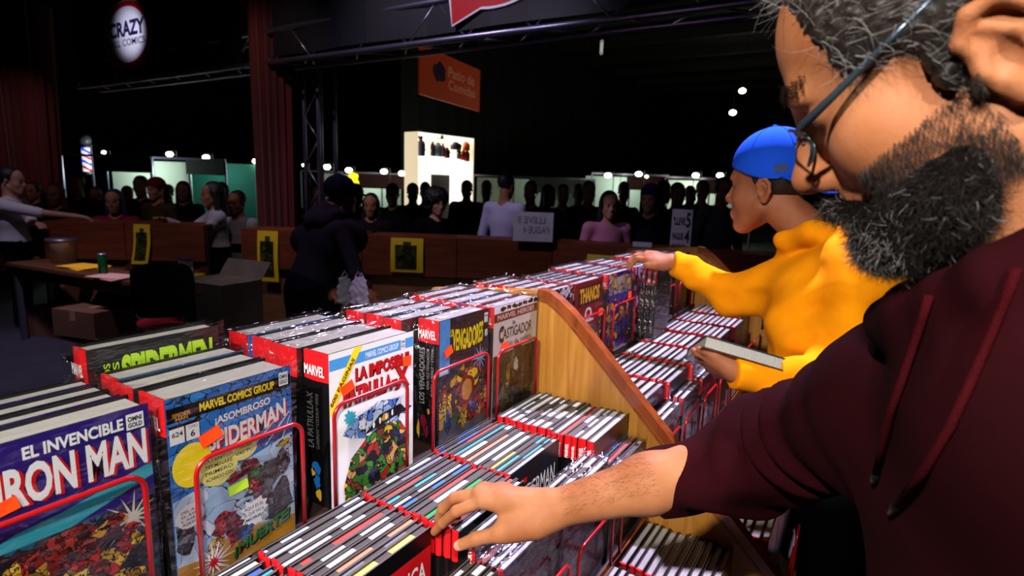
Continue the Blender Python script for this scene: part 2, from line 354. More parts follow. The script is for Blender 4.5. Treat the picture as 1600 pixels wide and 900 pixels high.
# ================================================================== BOOK RACKS
m_oak = mat_wood('varnished_plywood', '#96601e', '#b57f36', 0.35, (60, 60, 4))
m_oakd = mat_wood('dark_varnished_trim', '#6b2f10', '#92491c', 0.3, (30, 30, 4))
m_ply = mat_wood('rack_shelf_wood', '#6e3d17', '#8d5524', 0.5, (10, 50, 50))
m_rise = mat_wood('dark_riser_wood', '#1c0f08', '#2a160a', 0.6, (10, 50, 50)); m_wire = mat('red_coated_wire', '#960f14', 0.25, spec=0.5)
T1, T2, T3 = 1.038, 0.785, 0.52      # shelf heights
PROF = [(-1.14, 0.0), (-1.14, 1.20), (-1.10, 1.29), (-0.80, 1.322), (-0.735, 1.327), (-0.70, 1.322), (-0.672, 1.306), (-0.64, 1.283), (-0.60, 1.247), (0.16, 0.50), (0.16, 0.0)]
def rack(name, y0, y1, label, panels, wires):
    t = thing(name, label, 'book rack', (0, y0, 0))
    def at(v): return v - y0
    for yp in panels:
        mb = MB(); mb.prism(PROF, 1, at(yp), at(yp) + 0.022, m_oak); mb.build('end_panel', t)
        # moulding along the sloping edge
        top = PROF[4:10]; 
        for off, wd in ((0.004, 0.014), (0.0, 0.0)):
            if wd == 0: continue
            mb = MB(); pr = [(x, z) for x, z in top]; ins = []
            for i, (x, z) in enumerate(pr):
                a = pr[max(0, i - 1)]; c = pr[min(len(pr) - 1, i + 1)]; dx, dz = c[0] - a[0], c[1] - a[1]; l = math.hypot(dx, dz); ins.append((dz / l, -dx / l))
            outer = [(x - nx * 0.006, z - nz * 0.006) for (x, z), (nx, nz) in zip(pr, ins)]; inner = [(x + nx * 0.016, z + nz * 0.016) for (x, z), (nx, nz) in zip(pr, ins)]
            for i in range(len(pr) - 1):
                q = [outer[i], outer[i + 1], inner[i + 1], inner[i]]
                mb.prism(q, 1, at(yp) - 0.005, at(yp) + 0.027, m_oakd)
            mb.build('edge_moulding', t)
            mb = MB()
            for i in range(len(pr) - 1):
                q = [(pr[i][0] + ins[i][0] * 0.020, pr[i][1] + ins[i][1] * 0.020), (pr[i + 1][0] + ins[i + 1][0] * 0.020, pr[i + 1][1] + ins[i + 1][1] * 0.020), (pr[i + 1][0] + ins[i + 1][0] * 0.027, pr[i + 1][1] + ins[i + 1][1] * 0.027), (pr[i][0] + ins[i][0] * 0.027, pr[i][1] + ins[i][1] * 0.027)]
                mb.prism(q, 1, at(yp) - 0.0025, at(yp) + 0.0245, m_oakd)
            mb.build('edge_bead', t)
    ya, yb = at(y0), at(y1)
    for x0, x1, z in ((-1.13, -0.722, T1), (-0.722, -0.40, T2), (-0.40, -0.08, T3)):
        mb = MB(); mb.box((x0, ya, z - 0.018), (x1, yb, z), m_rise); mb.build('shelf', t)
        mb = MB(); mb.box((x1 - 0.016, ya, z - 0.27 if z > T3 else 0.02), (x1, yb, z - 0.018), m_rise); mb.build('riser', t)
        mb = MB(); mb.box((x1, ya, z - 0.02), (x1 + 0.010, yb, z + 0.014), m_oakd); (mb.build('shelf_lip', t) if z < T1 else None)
    mb = MB(); mb.box((-1.135, ya, 0.0), (-1.12, yb, 1.17), m_ply); mb.build('back_board', t)
    mb = MB(); mb.box((0.05, ya, 0.0), (0.066, yb, 0.46), m_ply); mb.build('plinth', t)
    for x, a, c, zb, zt in wires:
        mb = MB(); r = 0.022; pts = [(x, at(a), zb), (x, at(a), zt - r)]
        for k in range(1, 6): an = math.pi - k * math.pi / 10; pts.append((x, at(a) + r + r * math.cos(an), zt - r + r * math.sin(an)))
        pts.append((x, at(a) + r, zt)) if False else None
        for k in range(0, 6): an = math.pi / 2 - k * math.pi / 10; pts.append((x, at(c) - r + r * math.cos(an), zt - r + r * math.sin(an)))
        pts.append((x, at(c), zb))
        mb.tube(pts, 0.0036, m_wire, 8); mb.build('wire_holder', t, True)
    return t
W1 = [(-0.722, 0.135, 0.322, T1, 1.238), (-0.722, 0.385, 0.553, T1, 1.226), (-0.722, 0.617, 0.795, T1, 1.229), (-0.722, 0.874, 1.073, T1, 1.219), (-0.722, 1.113, 1.302, T1, 1.208)]
W1 += [(-0.394, y, y + 0.17, T2, 0.93) for y in (0.27, 0.48, 0.70, 0.91, 1.13)] + [(-0.074, y, y + 0.17, T3, 0.68) for y in (0.48, 0.70, 0.91, 1.13)]
rack('book_display_rack', -0.12, 1.342, 'stepped varnished wooden rack in the foreground holding the thick tomes', (-0.12, 1.32), W1)
W2 = [(-0.722, 1.375, 1.50, T1, 1.205), (-0.722, 1.558, 1.755, T1, 1.205), (-0.722, 1.836, 2.044, T1, 1.205), (-0.722, 2.122, 2.30, T1, 1.19), (-0.722, 2.376, 2.56, T1, 1.19), (-0.722, 2.63, 2.84, T1, 1.19)]
W2 += [(-0.394, y, y + 0.17, T2, 0.95) for y in (1.40, 1.62, 1.84, 2.06, 2.28, 2.50, 2.72)] + [(-0.074, y, y + 0.17, T3, 0.70) for y in (1.40, 1.62, 1.84, 2.06)]
rack('book_display_rack', 1.344, 2.96, 'farther stepped rack beyond the sloping wooden panel, under purple light', (2.938,), W2)
# ================================================================== BOOKS
C_ = dict(black='#0b0b0d', red='#c5161c', purple='#2b1d78', blue='#1f74c8', white='#e9ecee', navy='#0e1430', grey='#c9c5c0', dk='#2a2523', brown='#3a1c12', lime='#a8d22c', orange='#ff5a10', yellow='#f3e01c')
def gloss(n, c): return mat('print_' + n, c, 0.28, spec=0.4)
m_blk = gloss('black', '#0b0b0d'); m_red = gloss('red', '#c5161c'); m_wht = gloss('white', '#e9ecee'); m_yel = gloss('yellow', '#f5e21e'); m_orange = mat('orange_sticker', '#ff4a08', 0.5); m_lime = gloss('lime', '#b2dc30')
m_page = mat('paper_edge', '#a09e9a', 0.8, noise=(40, '#82807c', (60, 1, 1)))
def mat_bleed(name):
    """page edges with a coloured print bleed: the colour is the object's own colour"""
    m = mat(name, '#b8b4ae', 0.55); nt = m.node_tree; b = nt.nodes['Principled BSDF']; L = nt.links.new
    oi = nt.nodes.new('ShaderNodeObjectInfo'); tc = nt.nodes.new('ShaderNodeTexCoord'); sx = nt.nodes.new('ShaderNodeSeparateXYZ'); L(tc.outputs['Generated'], sx.inputs[0])
    nz = nt.nodes.new('ShaderNodeTexNoise'); nz.noise_dimensions = '4D'; nz.inputs['Scale'].default_value = 1.2; nz.inputs['Detail'].default_value = 0
    mp = nt.nodes.new('ShaderNodeMapping'); mp.inputs['Scale'].default_value = (0.0, 2.0, 0.0); L(tc.outputs['Generated'], mp.inputs[0]); L(mp.outputs[0], nz.inputs['Vector'])
    ml = nt.nodes.new('ShaderNodeMath'); ml.operation = 'MULTIPLY'; ml.inputs[1].default_value = 37.0; L(oi.outputs['Random'], ml.inputs[0]); L(ml.outputs[0], nz.inputs['W'])
    rp = nt.nodes.new('ShaderNodeValToRGB'); rp.color_ramp.interpolation = 'CONSTANT'; e = rp.color_ramp.elements; e[0].position = 0; e[0].color = (0, 0, 0, 1); e[1].position = 0.47; e[1].color = (1, 1, 1, 1)
    L(nz.outputs['Fac'], rp.inputs[0]); mx = nt.nodes.new('ShaderNodeMix'); mx.data_type = 'RGBA'; mx.inputs['A'].default_value = lin('#464240'); L(rp.outputs[0], mx.inputs['Factor']); L(oi.outputs['Color'], mx.inputs['B']); L(mx.outputs['Result'], b.inputs['Base Color'])
    return m
m_bleed = mat_bleed('printed_page_edge')
_BM = {}
m_edge = mat('board_edge', '#55514f', 0.35)
def book_mesh(w, h, t, front, spine, band, bandh, back, edge=None):
    edge = edge or m_blk; key = (edge.name, round(w, 4), round(h, 4), round(t, 4), front.name, spine.name, band.name, bandh, back.name)
    if key in _BM: return _BM[key]
    bt = min(0.0028, t * 0.16); mb = MB()
    mb.box((-bt, 0.0, 0), (0, w, h), m_blk, face={'+x': front, '+z': edge}); mb.box((-t, 0.0, 0), (-t + bt, w, h), m_blk, face={'-x': back, '+z': edge})
    n = 5; hz = [0, h - bandh, h]
    for zi, ms in ((0, spine), (1, band)):     # gently rounded spine
        pr = [(-bt * 0.2 - (t - bt * 0.4) * k / n, -0.0035 * math.sin(math.pi * k / n) - 0.0003) for k in range(n + 1)]; pr += [(-t + bt * 0.2, 0.003), (-bt * 0.2, 0.003)]
        mb.prism(pr, 2, hz[zi], hz[zi + 1], ms)
    c = mb.mesh('cover'); pg = MB(); pg.box((-t + bt, 0.003, 0.003), (-bt, w - 0.004, h - 0.004), m_page); pgm = pg.mesh('pages')
    pb = MB(); pb.box((-t + bt, 0.003, 0.003), (-bt, w - 0.004, h - 0.004), m_page, face={'+z': m_bleed}); _BM[key] = (c, pgm, pb.mesh('pages')); return _BM[key]
_WM = {}
def wrap_mesh(w, h, t, sd):
    key = (round(w, 3), round(h, 3), round(t, 3), sd)
    if key in _WM: return _WM[key]
    r = random.Random(sd); mb = MB(); e = 0.0018; nx, ny = 6, 14
    G = [[(-t - e + (t + 2 * e) * i / nx, -e - 0.0045 + (w + 2 * e + 0.0045) * j / ny, h + 0.003 + r.uniform(0, 0.004) * (0.4 if 0 < i < nx and 0 < j < ny else 1.0)) for j in range(ny + 1)] for i in range(nx + 1)]
    # loose puckered corners
    for i in (0, nx):
        for j in (0, ny): x, y, z = G[i][j]; G[i][j] = (x, y + (0.008 if j else -0.008), z + 0.005)
    i0 = len(mb.v); mb.v += [p for row in G for p in row]; sl = mb.slot(FILM)
    for i in range(nx):
        for j in range(ny): a = i0 + i * (ny + 1) + j; mb.f.append([a, a + ny + 1, a + ny + 2, a + 1]); mb.m.append(sl)
    def skirt(path):
        for p, q in zip(path, path[1:]):
            f = lambda P: (max(-t - e, min(e, P[0])), max(-e - 0.0045, min(w + e, P[1])), 0.001)
            mb.poly([f(p), f(q), q, p], FILM)
    skirt([G[nx][j] for j in range(ny + 1)]); skirt([G[i][0] for i in range(nx + 1)])
    _WM[key] = mb.mesh('plastic_wrap', True); return _WM[key]
def book(x, y, zb, w, h, t, label, group, front=m_blk, spine=m_blk, band=m_red, bandh=0.05, back=m_blk, name='hardcover_book', wrap=None, bleed=None, tilt=0.0, rotz=0.0, cat='book'):
    o = thing(name, label, cat, (x, y, zb), rotz, group); o.rotation_euler = (0, tilt, rotz)
    c, p, pb = book_mesh(w, h, t, front, spine, band, bandh, back, m_edge if bleed else None); link('cover', c, o); q = link('pages', pb if bleed else p, o)
    if bleed: q.color = lin(bleed)
    if wrap is not None: link('plastic_wrap', wrap_mesh(w, h, t, wrap % 5), o)
    return o
class Face:
    """print on a book: cover (u right, v up) or spine"""
    def __init__(s, o, w, h, t): s.o = [c for c in o.children if c.name.startswith('cover')][0]; s.w = w; s.h = h; s.t = t; s.pr = MB(); s.tx = MB(); s.sp = MB(); s.n = 0
    def cov(s): s.n += 1; z = 0.0002 + 0.00002 * s.n; return lambda u, v: (z, u, v)
    def p(s, pts, m): f = s.cov(); s.pr.poly([f(min(max(u, 0.001), s.w - 0.001), min(max(v, 0.001), s.h - 0.0005)) for u, v in pts], m)
    def b(s, pts, m): s.p(pts, ART.get(m.name, m))
    def t_(s, body, box, m, bold=0.03, shear=0.0, warp=None): put_text(s.tx, body, s.cov(), box, m, bold, shear, warp)
    def spine_t(s, body, box, m, bold=0.02):      # horizontal, box in (x from left, z)
        put_text(s.sp, body, lambda u, v: (-s.t + u, -0.0046, v), box, m, bold)
    def spine_v(s, body, box, m, bold=0.01):      # reads bottom to top; box = (x0, z0, x1, z1)
        x0, z0, x1, z1 = box; V, Fc = text_mesh(body, bold); i = len(s.sp.v); sl = s.sp.slot(m)
        for a, c in V: s.sp.v.append((-s.t + x1 - c * (x1 - x0), -0.0046, z0 + a * (z1 - z0)))
        for f in Fc: s.sp.f.append([i + k for k in f]); s.sp.m.append(sl)
    def sticker(s, u, v, w, h, m, ang=0.0):
        mb = MB(); z = 0.0022; pts = [(u + a * w * math.cos(ang) - c * h * math.sin(ang), v + a * w * math.sin(ang) + c * h * math.cos(ang)) for a, c in ((-.5, -.5), (.5, -.5), (.5, .5), (-.5, .5))]
        mb.poly([(z + 0.0006 * (i % 2), a, c) for i, (a, c) in enumerate(pts)], m); mb.poly([(z - 0.001, a, c) for a, c in pts], m, True); so = mb.build('price_sticker', s.o); so['label'] = 'small price sticker'; return so
    def done(s):
        if s.pr.f: s.pr.build('cover_print', s.o)
        if s.tx.f: s.tx.build('title_lettering', s.o)
        if s.sp.f: s.sp.build('spine_lettering', s.o)
def tome(x, y, w, t, label, group, **k): return book(x, y, T1 + 0.0005, w, 0.277, t, label, group, **k)
m_purple = gloss('violet', '#2a1c74'); m_blue = gloss('blue', '#1e72c6'); m_navy = gloss('navy', '#0d1530'); m_pale = gloss('pale', '#cfcac2'); m_dkg = gloss('dark_grey', '#1d2022'); m_sky = gloss('sky', '#a9c8e4'); m_teal = gloss('teal', '#2a9cb0'); m_gold = gloss('gold', '#e8b52a'); m_green = gloss('green', '#1c7a34'); m_dred = gloss('dark_red', '#7a1410'); m_crim = gloss('crimson', '#8c1430'); m_brn = gloss('brown', '#3a1a10'); m_grey = gloss('mid_grey', '#5c5c66'); m_lblue = gloss('light_blue', '#4a9ae0'); m_ochre = gloss('ochre', '#c8902a'); m_spt = gloss('spine_grey', '#6c6a66'); m_bev = gloss('bluish', '#8fb6e6')
HB = 0.277
def _a(n, pal, sd, sc=85): return mat_art('ink_' + n, pal, sc, 1.1, sd, 0.07)
ART = {m_dred.name: _a('dark_red', ['#7a1410', '#96221a', '#5a0e0c', '#a83024', '#3a0a0a'], 1.0), m_red.name: _a('red', ['#c0201c', '#a01814', '#d03a2a', '#801010', '#b8241c'], 2.0), m_gold.name: _a('gold', ['#e0b02a', '#c8981e', '#e8c848', '#8a6a14', '#d0a020'], 3.0), m_crim.name: _a('crimson', ['#8c1430', '#a01c3c', '#6a0e24', '#5a0c1e', '#98183a'], 4.0), m_green.name: _a('green', ['#1c7a34', '#14602a', '#2a8c40', '#0e4a20'], 5.0), m_grey.name: _a('grey', ['#5c5c66', '#484852', '#74747e', '#34343c'], 6.0), m_dkg.name: _a('charcoal', ['#1d2022', '#2c3034', '#121416', '#3c4044'], 7.0), m_blue.name: _a('blue', ['#1e5aa8', '#164888', '#2a6cc0', '#0e3468'], 8.0), m_ochre.name: _a('ochre', ['#c8902a', '#a87820', '#d8a848', '#86601a'], 9.0), m_yel.name: _a('yellow', ['#e8d028', '#d0b81c', '#f0e050', '#a89014'], 10.0)}
# ---- violet tome at the far left
def stack_behind(x, y, w, ths, desc, wrapseed, group, fronts=None, bands=None, jit=0.006, kindn='thick wrapped tome'):
    r = random.Random(wrapseed)
    for i, t in enumerate(ths):
        x -= 0.0046
        fm = fronts[i % len(fronts)] if fronts else m_blk
        tome(x, y + r.uniform(-jit, jit), w + r.uniform(-0.004, 0.002), t, '%s %s behind %s' % (ORD[i], kindn, desc), group, front=fm, wrap=wrapseed + i, band=(bands[i % len(bands)] if bands else m_red)); x -= t
G1 = 'thick tomes on the top step of the near rack'
o = tome(-0.744, 0.15, 0.193, 0.052, 'violet tome with big white title lettering at the far left', G1, front=m_purple, spine=m_blk, wrap=1)
f = Face(o, 0.193, HB, 0.052)
f.p(rect(0, 0, 0.193, 0.155), mat_art('art_violet', ['#141a2c', '#1c2440', '#2a3a52', '#17566a', '#20283a', '#3a3f4c', '#161320'], 46, 0.9, 2.0))
f.p([(0, 0.155), (0.05, 0.172), (0.1, 0.178), (0.193, 0.20), (0.193, 0.182), (0.1, 0.155)], m_teal)
for i, (cx, cy) in enumerate(((0.165, 0.135), (0.035, 0.085), (0.10, 0.03))): f.p(star(cx, cy, 0.036, 0.008, 13, seed=i), m_pale)
for i, (cx, cy, rx, ry, mm) in enumerate(((0.10, 0.125, 0.036, 0.032, m_dred), (0.135, 0.09, 0.028, 0.016, m_gold), (0.066, 0.095, 0.016, 0.03, m_gold), (0.09, 0.07, 0.03, 0.022, m_red), (0.15, 0.055, 0.03, 0.016, m_gold), (0.05, 0.05, 0.026, 0.018, m_red), (0.11, 0.03, 0.04, 0.014, m_red), (0.155, 0.105, 0.016, 0.012, m_red), (0.07, 0.02, 0.02, 0.014, m_gold))): f.b(blob(cx, cy, rx, ry, 11, 0.3, i), mm)
for i in range(12): f.p(blob(random.uniform(0.05, 0.16), random.uniform(0.02, 0.14), 0.008, 0.003, 6, 0.5, i + 40), m_blk)
for i in range(26):
    r_ = random.Random(i + 500); f.b(blob(r_.uniform(0.03, 0.17), r_.uniform(0.015, 0.145), r_.uniform(0.006, 0.016), r_.uniform(0.005, 0.013), 10, 0.4, i + 300), r_.choice((m_dred, m_gold, m_red, m_dkg, m_grey, m_dred)))
f.t_('EL INVENCIBLE', (0.064, 0.2525, 0.163, 0.2675), m_wht, 0.035)
f.t_('IRON MAN', (0.0415, 0.1985, 0.190, 0.2455), m_red, 0.05); f.t_('IRON MAN', (0.0385, 0.2005, 0.187, 0.248), m_wht, 0.035)
f.p(rect(0.166, 0.250, 0.186, 0.270), m_wht); f.t_('OMNI', (0.168, 0.260, 0.184, 0.2665), m_blk, 0.04); f.t_('GOLD', (0.168, 0.2522, 0.184, 0.2585), m_blk, 0.04)
f.sticker(0.046, 0.208, 0.02, 0.016, m_orange, 0.2); f.spine_t('MARVEL', (0.005, 0.240, 0.047, 0.256), m_wht); f.done()
stack_behind(-0.796, 0.15, 0.19, (0.030, 0.034, 0.034), 'the violet tome at the far left', 3, G1, [m_purple, m_navy, m_purple, m_blue])
# ---- blue tome with yellow strip
o = tome(-0.735, 0.358, 0.187, 0.064, 'bright blue tome with black strip of yellow lettering and a lime price sticker', G1, front=m_blue, wrap=2)
f = Face(o, 0.187, HB, 0.064); W = 0.187
m_skyart = mat_art('art_sky', ['#9cc4e8', '#b4d2ea', '#a8cbe9', '#c4d8ea', '#9ec2e6'], 30, 0.8, 5.0, 0.012)
m_blueart = mat_art('art_web', ['#1e72c6', '#2a80d2', '#1c6abb', '#2478cc'], 60, 0.4, 3.0, 0.03)
f.p(rect(0, 0.125, W, HB), m_blueart); f.p([(0, 0), (W, 0), (W, 0.17), (0.09, 0.15), (0, 0.135)], m_skyart)
f.p([(0, 0), (W, 0), (W, 0.03), (0.13, 0.042), (0.08, 0.05), (0.04, 0.034), (0, 0.04)], m_ochre)
f.p([(0.001, 0.244), (W, 0.244), (W, 0.2645), (0.001, 0.2645)], m_blk); f.t_('MARVEL COMICS GROUP', (0.044, 0.2485, 0.158, 0.2605), m_yel, 0.035)
f.p(rect(0.166, 0.249, 0.182, 0.270), m_wht); f.t_('OMNI', (0.1675, 0.260, 0.1805, 0.266), m_blk, 0.03); f.t_('GOLD', (0.1675, 0.252, 0.1805, 0.258), m_blk, 0.03)
f.p(rect(0.003, 0.214, 0.043, 0.240), m_blk); f.t_('SPIDER', (0.008, 0.250, 0.032, 0.256), m_ochre, 0.02); f.t_('MAN', (0.012, 0.2455, 0.028, 0.2495), m_ochre, 0.02)
f.p(rect(0.003, 0.214, 0.022, 0.236), m_wht); f.p(rect(0.024, 0.214, 0.042, 0.236), m_wht); f.t_('624', (0.006, 0.224, 0.020, 0.231), m_blk, 0.02); f.t_('6', (0.030, 0.218, 0.036, 0.227), m_blk, 0.02); f.t_('TOMO', (0.027, 0.230, 0.039, 0.234), m_blk, 0.0)
arc = lambda k: (lambda a, c, u, v: (u, v + k * (a * a * 0.9 + 0.1 * a)))
f.t_('¡ASOMBROSO', (0.064, 0.2205, 0.150, 0.2345), m_wht, 0.03, 0.0, arc(0.004))
for dx, dy, mm, bd in ((0.0025, -0.003, m_red, 0.05), (0, 0, m_wht, 0.035)): f.t_('SPIDERMAN', (0.053 + dx, 0.188 + dy, 0.176 + dx, 0.217 + dy), mm, bd, 0.0, lambda a, c, u, v: (u, v + 0.012 * a * a - 0.004 * math.sin(math.pi * a)))
f.p(blob(0.030, 0.178, 0.027, 0.031, 26, 0.0), m_yel)
f.p(blob(0.066, 0.158, 0.028, 0.024, 22, 0.03, 3), mat('balloon', '#e8e27a', 0.4)); f.p(blob(0.104, 0.172, 0.021, 0.016, 20, 0.03, 4), mat('balloon', '#e8e27a'))
for i, s_ in enumerate(('¡ATENTO!', 'TERMINARE', 'PRIMERO', 'ACABADO CON')): f.t_(s_, (0.046, 0.171 - i * 0.009, 0.086, 0.1765 - i * 0.009), m_blk, 0.01)
for i, s_ in enumerate(('Y AHORA', 'VAS TU')): f.t_(s_, (0.091, 0.174 - i * 0.009, 0.117, 0.1795 - i * 0.009), m_blk, 0.01)
for i in range(5): f.p([(0.11 + i * 0.014, 0.165), (0.113 + i * 0.014, 0.165), (0.165 + i * 0.009, 0.205), (0.163 + i * 0.009, 0.205)], m_crim if i % 2 else m_wht)
for i, (cx, cy, rx, ry, mm) in enumerate(((0.088, 0.135, 0.016, 0.008, m_crim), (0.112, 0.142, 0.018, 0.014, m_crim), (0.122, 0.125, 0.016, 0.016, m_green), (0.128, 0.098, 0.011, 0.022, m_crim), (0.15, 0.118, 0.028, 0.02, m_dkg), (0.168, 0.128, 0.012, 0.02, m_grey), (0.14, 0.09, 0.009, 0.026, m_grey), (0.07, 0.072, 0.020, 0.018, m_red), (0.085, 0.055, 0.014, 0.024, m_crim), (0.100, 0.045, 0.014, 0.012, m_blue), (0.055, 0.045, 0.012, 0.014, m_ochre), (0.165, 0.075, 0.016, 0.03, m_dkg), (0.152, 0.052, 0.018, 0.018, m_dkg), (0.012, 0.08, 0.012, 0.03, m_grey), (0.17, 0.158, 0.014, 0.006, m_yel), (0.115, 0.112, 0.008, 0.01, m_red))): f.b(blob(cx, cy, rx, ry, 12, 0.32, i + 7), mm)
for i in range(16): f.p(blob(random.uniform(0.09, 0.18), random.uniform(0.04, 0.14), 0.006, 0.002, 6, 0.5, i + 90), m_blk)
f.p(blob(0.022, 0.108, 0.020, 0.017, 20, 0.04, 8), m_wht)
for i in range(4): f.t_('DEL ASESINO'[i:i + 7], (0.010, 0.114 - i * 0.006, 0.034, 0.118 - i * 0.006), m_blk, 0.01)
f.p(star(0.115, 0.067, 0.025, 0.019, 12, 1.0, 5), m_wht)
for i, s_ in enumerate(('AQUI ES EL', 'EL QUE VAS A', '¡MORIR!!')): f.t_(s_, (0.099, 0.073 - i * 0.009, 0.131, 0.079 - i * 0.009), m_blk, 0.015 + 0.01 * (i == 2))
f.p(star(0.050, 0.022, 0.036, 0.010, 15, 1.0, 6), m_wht); f.p(star(0.050, 0.022, 0.018, 0.006, 12, 1.0, 7), m_red)
f.t_('¡MUERTE!', (0.082, 0.006, 0.178, 0.030), m_blk, 0.05, 0.1, lambda a, c, u, v: (u, v + 0.016 * a)); f.t_('¡MUERTE!', (0.080, 0.008, 0.176, 0.031), m_green, 0.03, 0.1, lambda a, c, u, v: (u, v + 0.016 * a))
f.sticker(0.056, 0.2095, 0.030, 0.019, m_orange, 0.30); f.sticker(0.092, 0.118, 0.030, 0.015, m_lime, 0.08)
f.spine_t('MARVEL', (0.006, 0.236, 0.058, 0.254), m_wht); f.spine_v('LEE * CONWAY * ROMITA * KANE', (0.036, 0.06, 0.048, 0.205), m_spt); f.done()
stack_behind(-0.803, 0.356, 0.190, (0.050, 0.050), 'the bright blue tome with yellow lettering', 11, G1, [m_dkg, m_blue, m_navy])
# ---- dark tome with lime letters lying behind
o = book(-0.924, 0.350, T1 + 0.0005, 0.196, 0.310, 0.042, 'tall dark tome with large lime-green letters at the back of the row', G1, front=m_dkg, wrap=4)
f = Face(o, 0.196, 0.310, 0.042); f.t_('SPIDERMEN', (0.044, 0.240, 0.184, 0.293), m_lime, 0.055)
for s_, u in (('NOSOTROS', 0.020), ('SOMOS', 0.032)):
    V, Fc = text_mesh(s_, 0.02); i0 = len(f.tx.v); sl = f.tx.slot(m_lime)
    for a, c in V: f.tx.v.append((0.0006, u + 0.009 - c * 0.009, 0.190 + a * 0.095))
    for q in Fc: f.tx.f.append([i0 + k for k in q]); f.tx.m.append(sl)
f.spine_t('MARVEL', (0.004, 0.270, 0.038, 0.288), m_wht); f.done()
# ---- white tome with red title
o = tome(-0.734, 0.618, 0.207, 0.062, 'white tome with red title and yellow diagonal strip', G1, front=m_wht, wrap=None)
f = Face(o, 0.207, HB, 0.062); W = 0.207
f.p(rect(0, 0.247, W, 0.266), m_lblue); f.t_('MARVEL COMICS GROUP', (0.082, 0.251, 0.165, 0.262), m_wht, 0.02); f.p(rect(0.172, 0.247, 0.184, 0.270), m_wht); f.t_('OMNI', (0.173, 0.258, 0.183, 0.264), m_blk, 0.03); f.t_('GOLD', (0.173, 0.250, 0.183, 0.256), m_blk, 0.03)
f.p([(0.0, 0.165), (0.0, 0.190), (0.056, 0.277), (0.074, 0.277)], m_yel)
V, Fc = text_mesh('600 PÁGINAS', 0.03); i0 = len(f.tx.v); sl = f.tx.slot(m_dred)
for a, c in V: f.tx.v.append((0.0009, 0.005 + a * 0.052 - c * 0.007, 0.183 + a * 0.072 + c * 0.007))
for q in Fc: f.tx.f.append([i0 + k for k in q]); f.tx.m.append(sl)
f.t_('LA IMPOSIBLE', (0.0585, 0.213, 0.1955, 0.238), m_blk, 0.07); f.t_('LA IMPOSIBLE', (0.057, 0.2145, 0.194, 0.2395), m_red, 0.05)
f.t_('PATRULLA', (0.0305, 0.173, 0.149, 0.2055), m_blk, 0.08); f.t_('PATRULLA', (0.029, 0.1745, 0.1475, 0.207), m_red, 0.05); f.t_('-X', (0.146, 0.1695, 0.197, 0.2155), m_blk, 0.08); f.t_('-X', (0.147, 0.1715, 0.196, 0.2145), m_red, 0.05)
f.p(blob(0.115, 0.125, 0.075, 0.036, 16, 0.2, 2), mat_art('art_ice', ['#b9d2f0', '#7fa8e0', '#4c7ccc', '#dfe9f6', '#92b6ea'], 60, 0.8, 9.0, 0.05))
f.p(star(0.045, 0.152, 0.017, 0.012, 10, 1.0, 4), m_teal)
f.p([(0.03, 0.0), (0.19, 0.0), (0.195, 0.07), (0.17, 0.105), (0.12, 0.115), (0.08, 0.10), (0.045, 0.075), (0.028, 0.03)], mat_art('art_team', ['#2e6a1e', '#b0281c', '#d8b020', '#14181a', '#3c8a2a', '#7a3a1e', '#1a2a5a', '#c89858'], 62, 1.0, 12.0, 0.07))
f.p([(0.075, 0.108), (0.115, 0.135), (0.17, 0.14), (0.19, 0.12), (0.15, 0.118), (0.12, 0.112)], m_blk); f.p(blob(0.13, 0.126, 0.01, 0.008, 9, 0.2, 3), m_ochre)
for i in range(4): f.p(blob(0.10 + 0.016 * i, 0.120 + 0.003 * i, 0.003, 0.007, 7, 0.2, i), m_wht)
f.sticker(0.038, 0.209, 0.028, 0.018, m_orange, 0.35); f.sticker(0.188, 0.221, 0.022, 0.020, m_orange, -0.05)
f.spine_t('MARVEL', (0.006, 0.236, 0.056, 0.254), m_wht); f.spine_v('LA PATRULLA-X', (0.010, 0.105, 0.026, 0.205), m_spt); f.spine_v('CLAREMONT * COCKRUM * BYRNE', (0.032, 0.105, 0.040, 0.205), m_spt)
for i, (u, v, a, c, mm) in enumerate(((0.03, 0.07, 0.010, 0.012, m_blue), (0.032, 0.045, 0.008, 0.014, m_blue), (0.022, 0.06, 0.006, 0.007, m_gold), (0.036, 0.022, 0.007, 0.012, m_gold))): f.pr.poly([(-0.062 + p, -0.0046, q) for p, q in blob(u, v, a, c, 10, 0.3, i)], mm)
f.done()
stack_behind(-0.796, 0.612, 0.205, (0.066, 0.062, 0.058), 'the white tome with red title', 21, G1, [m_dkg, m_blk, m_blue])
# ---- dark tome with yellow title
o = tome(-0.742, 0.915, 0.183, 0.058, 'black tome with yellow title over orange and red artwork', G1, front=m_navy, wrap=6)
f = Face(o, 0.183, HB, 0.058); W = 0.183
f.p(rect(0, 0, W, HB), mat_art('art_night', ['#0a0f22', '#101a3a', '#0c1228', '#182a58'], 34, 0.8, 1.0, 0.05)); f.p(rect(0.0, 0.155, 0.036, HB), m_lblue); f.p(rect(0.002, 0.157, 0.030, 0.172), m_wht)
f.t_('VENGADORES', (0.047, 0.200, 0.1615, 0.249), m_blk, 0.06); f.t_('VENGADORES', (0.045, 0.203, 0.160, 0.252), m_yel, 0.035, 0, lambda a, c, u, v: (u, v - 0.006 * math.sin(math.pi * a))); f.t_('LOS', (0.037, 0.236, 0.048, 0.252), m_yel, 0.03)
f.p(rect(0.164, 0.245, 0.178, 0.268), m_wht); f.p(rect(0.167, 0.212, 0.178, 0.228), m_wht); f.t_('OMNI', (0.165, 0.258, 0.177, 0.264), m_blk, 0.03)
f.p([(0.002, 0), (0.181, 0), (0.181, 0.12), (0.14, 0.155), (0.09, 0.165), (0.05, 0.14), (0.002, 0.125)], mat_art('art_fire', ['#b0501a', '#c8341a', '#d89a20', '#e8c020', '#5a1a10', '#8c2a14', '#402010'], 40, 1.0, 4.0, 0.06))
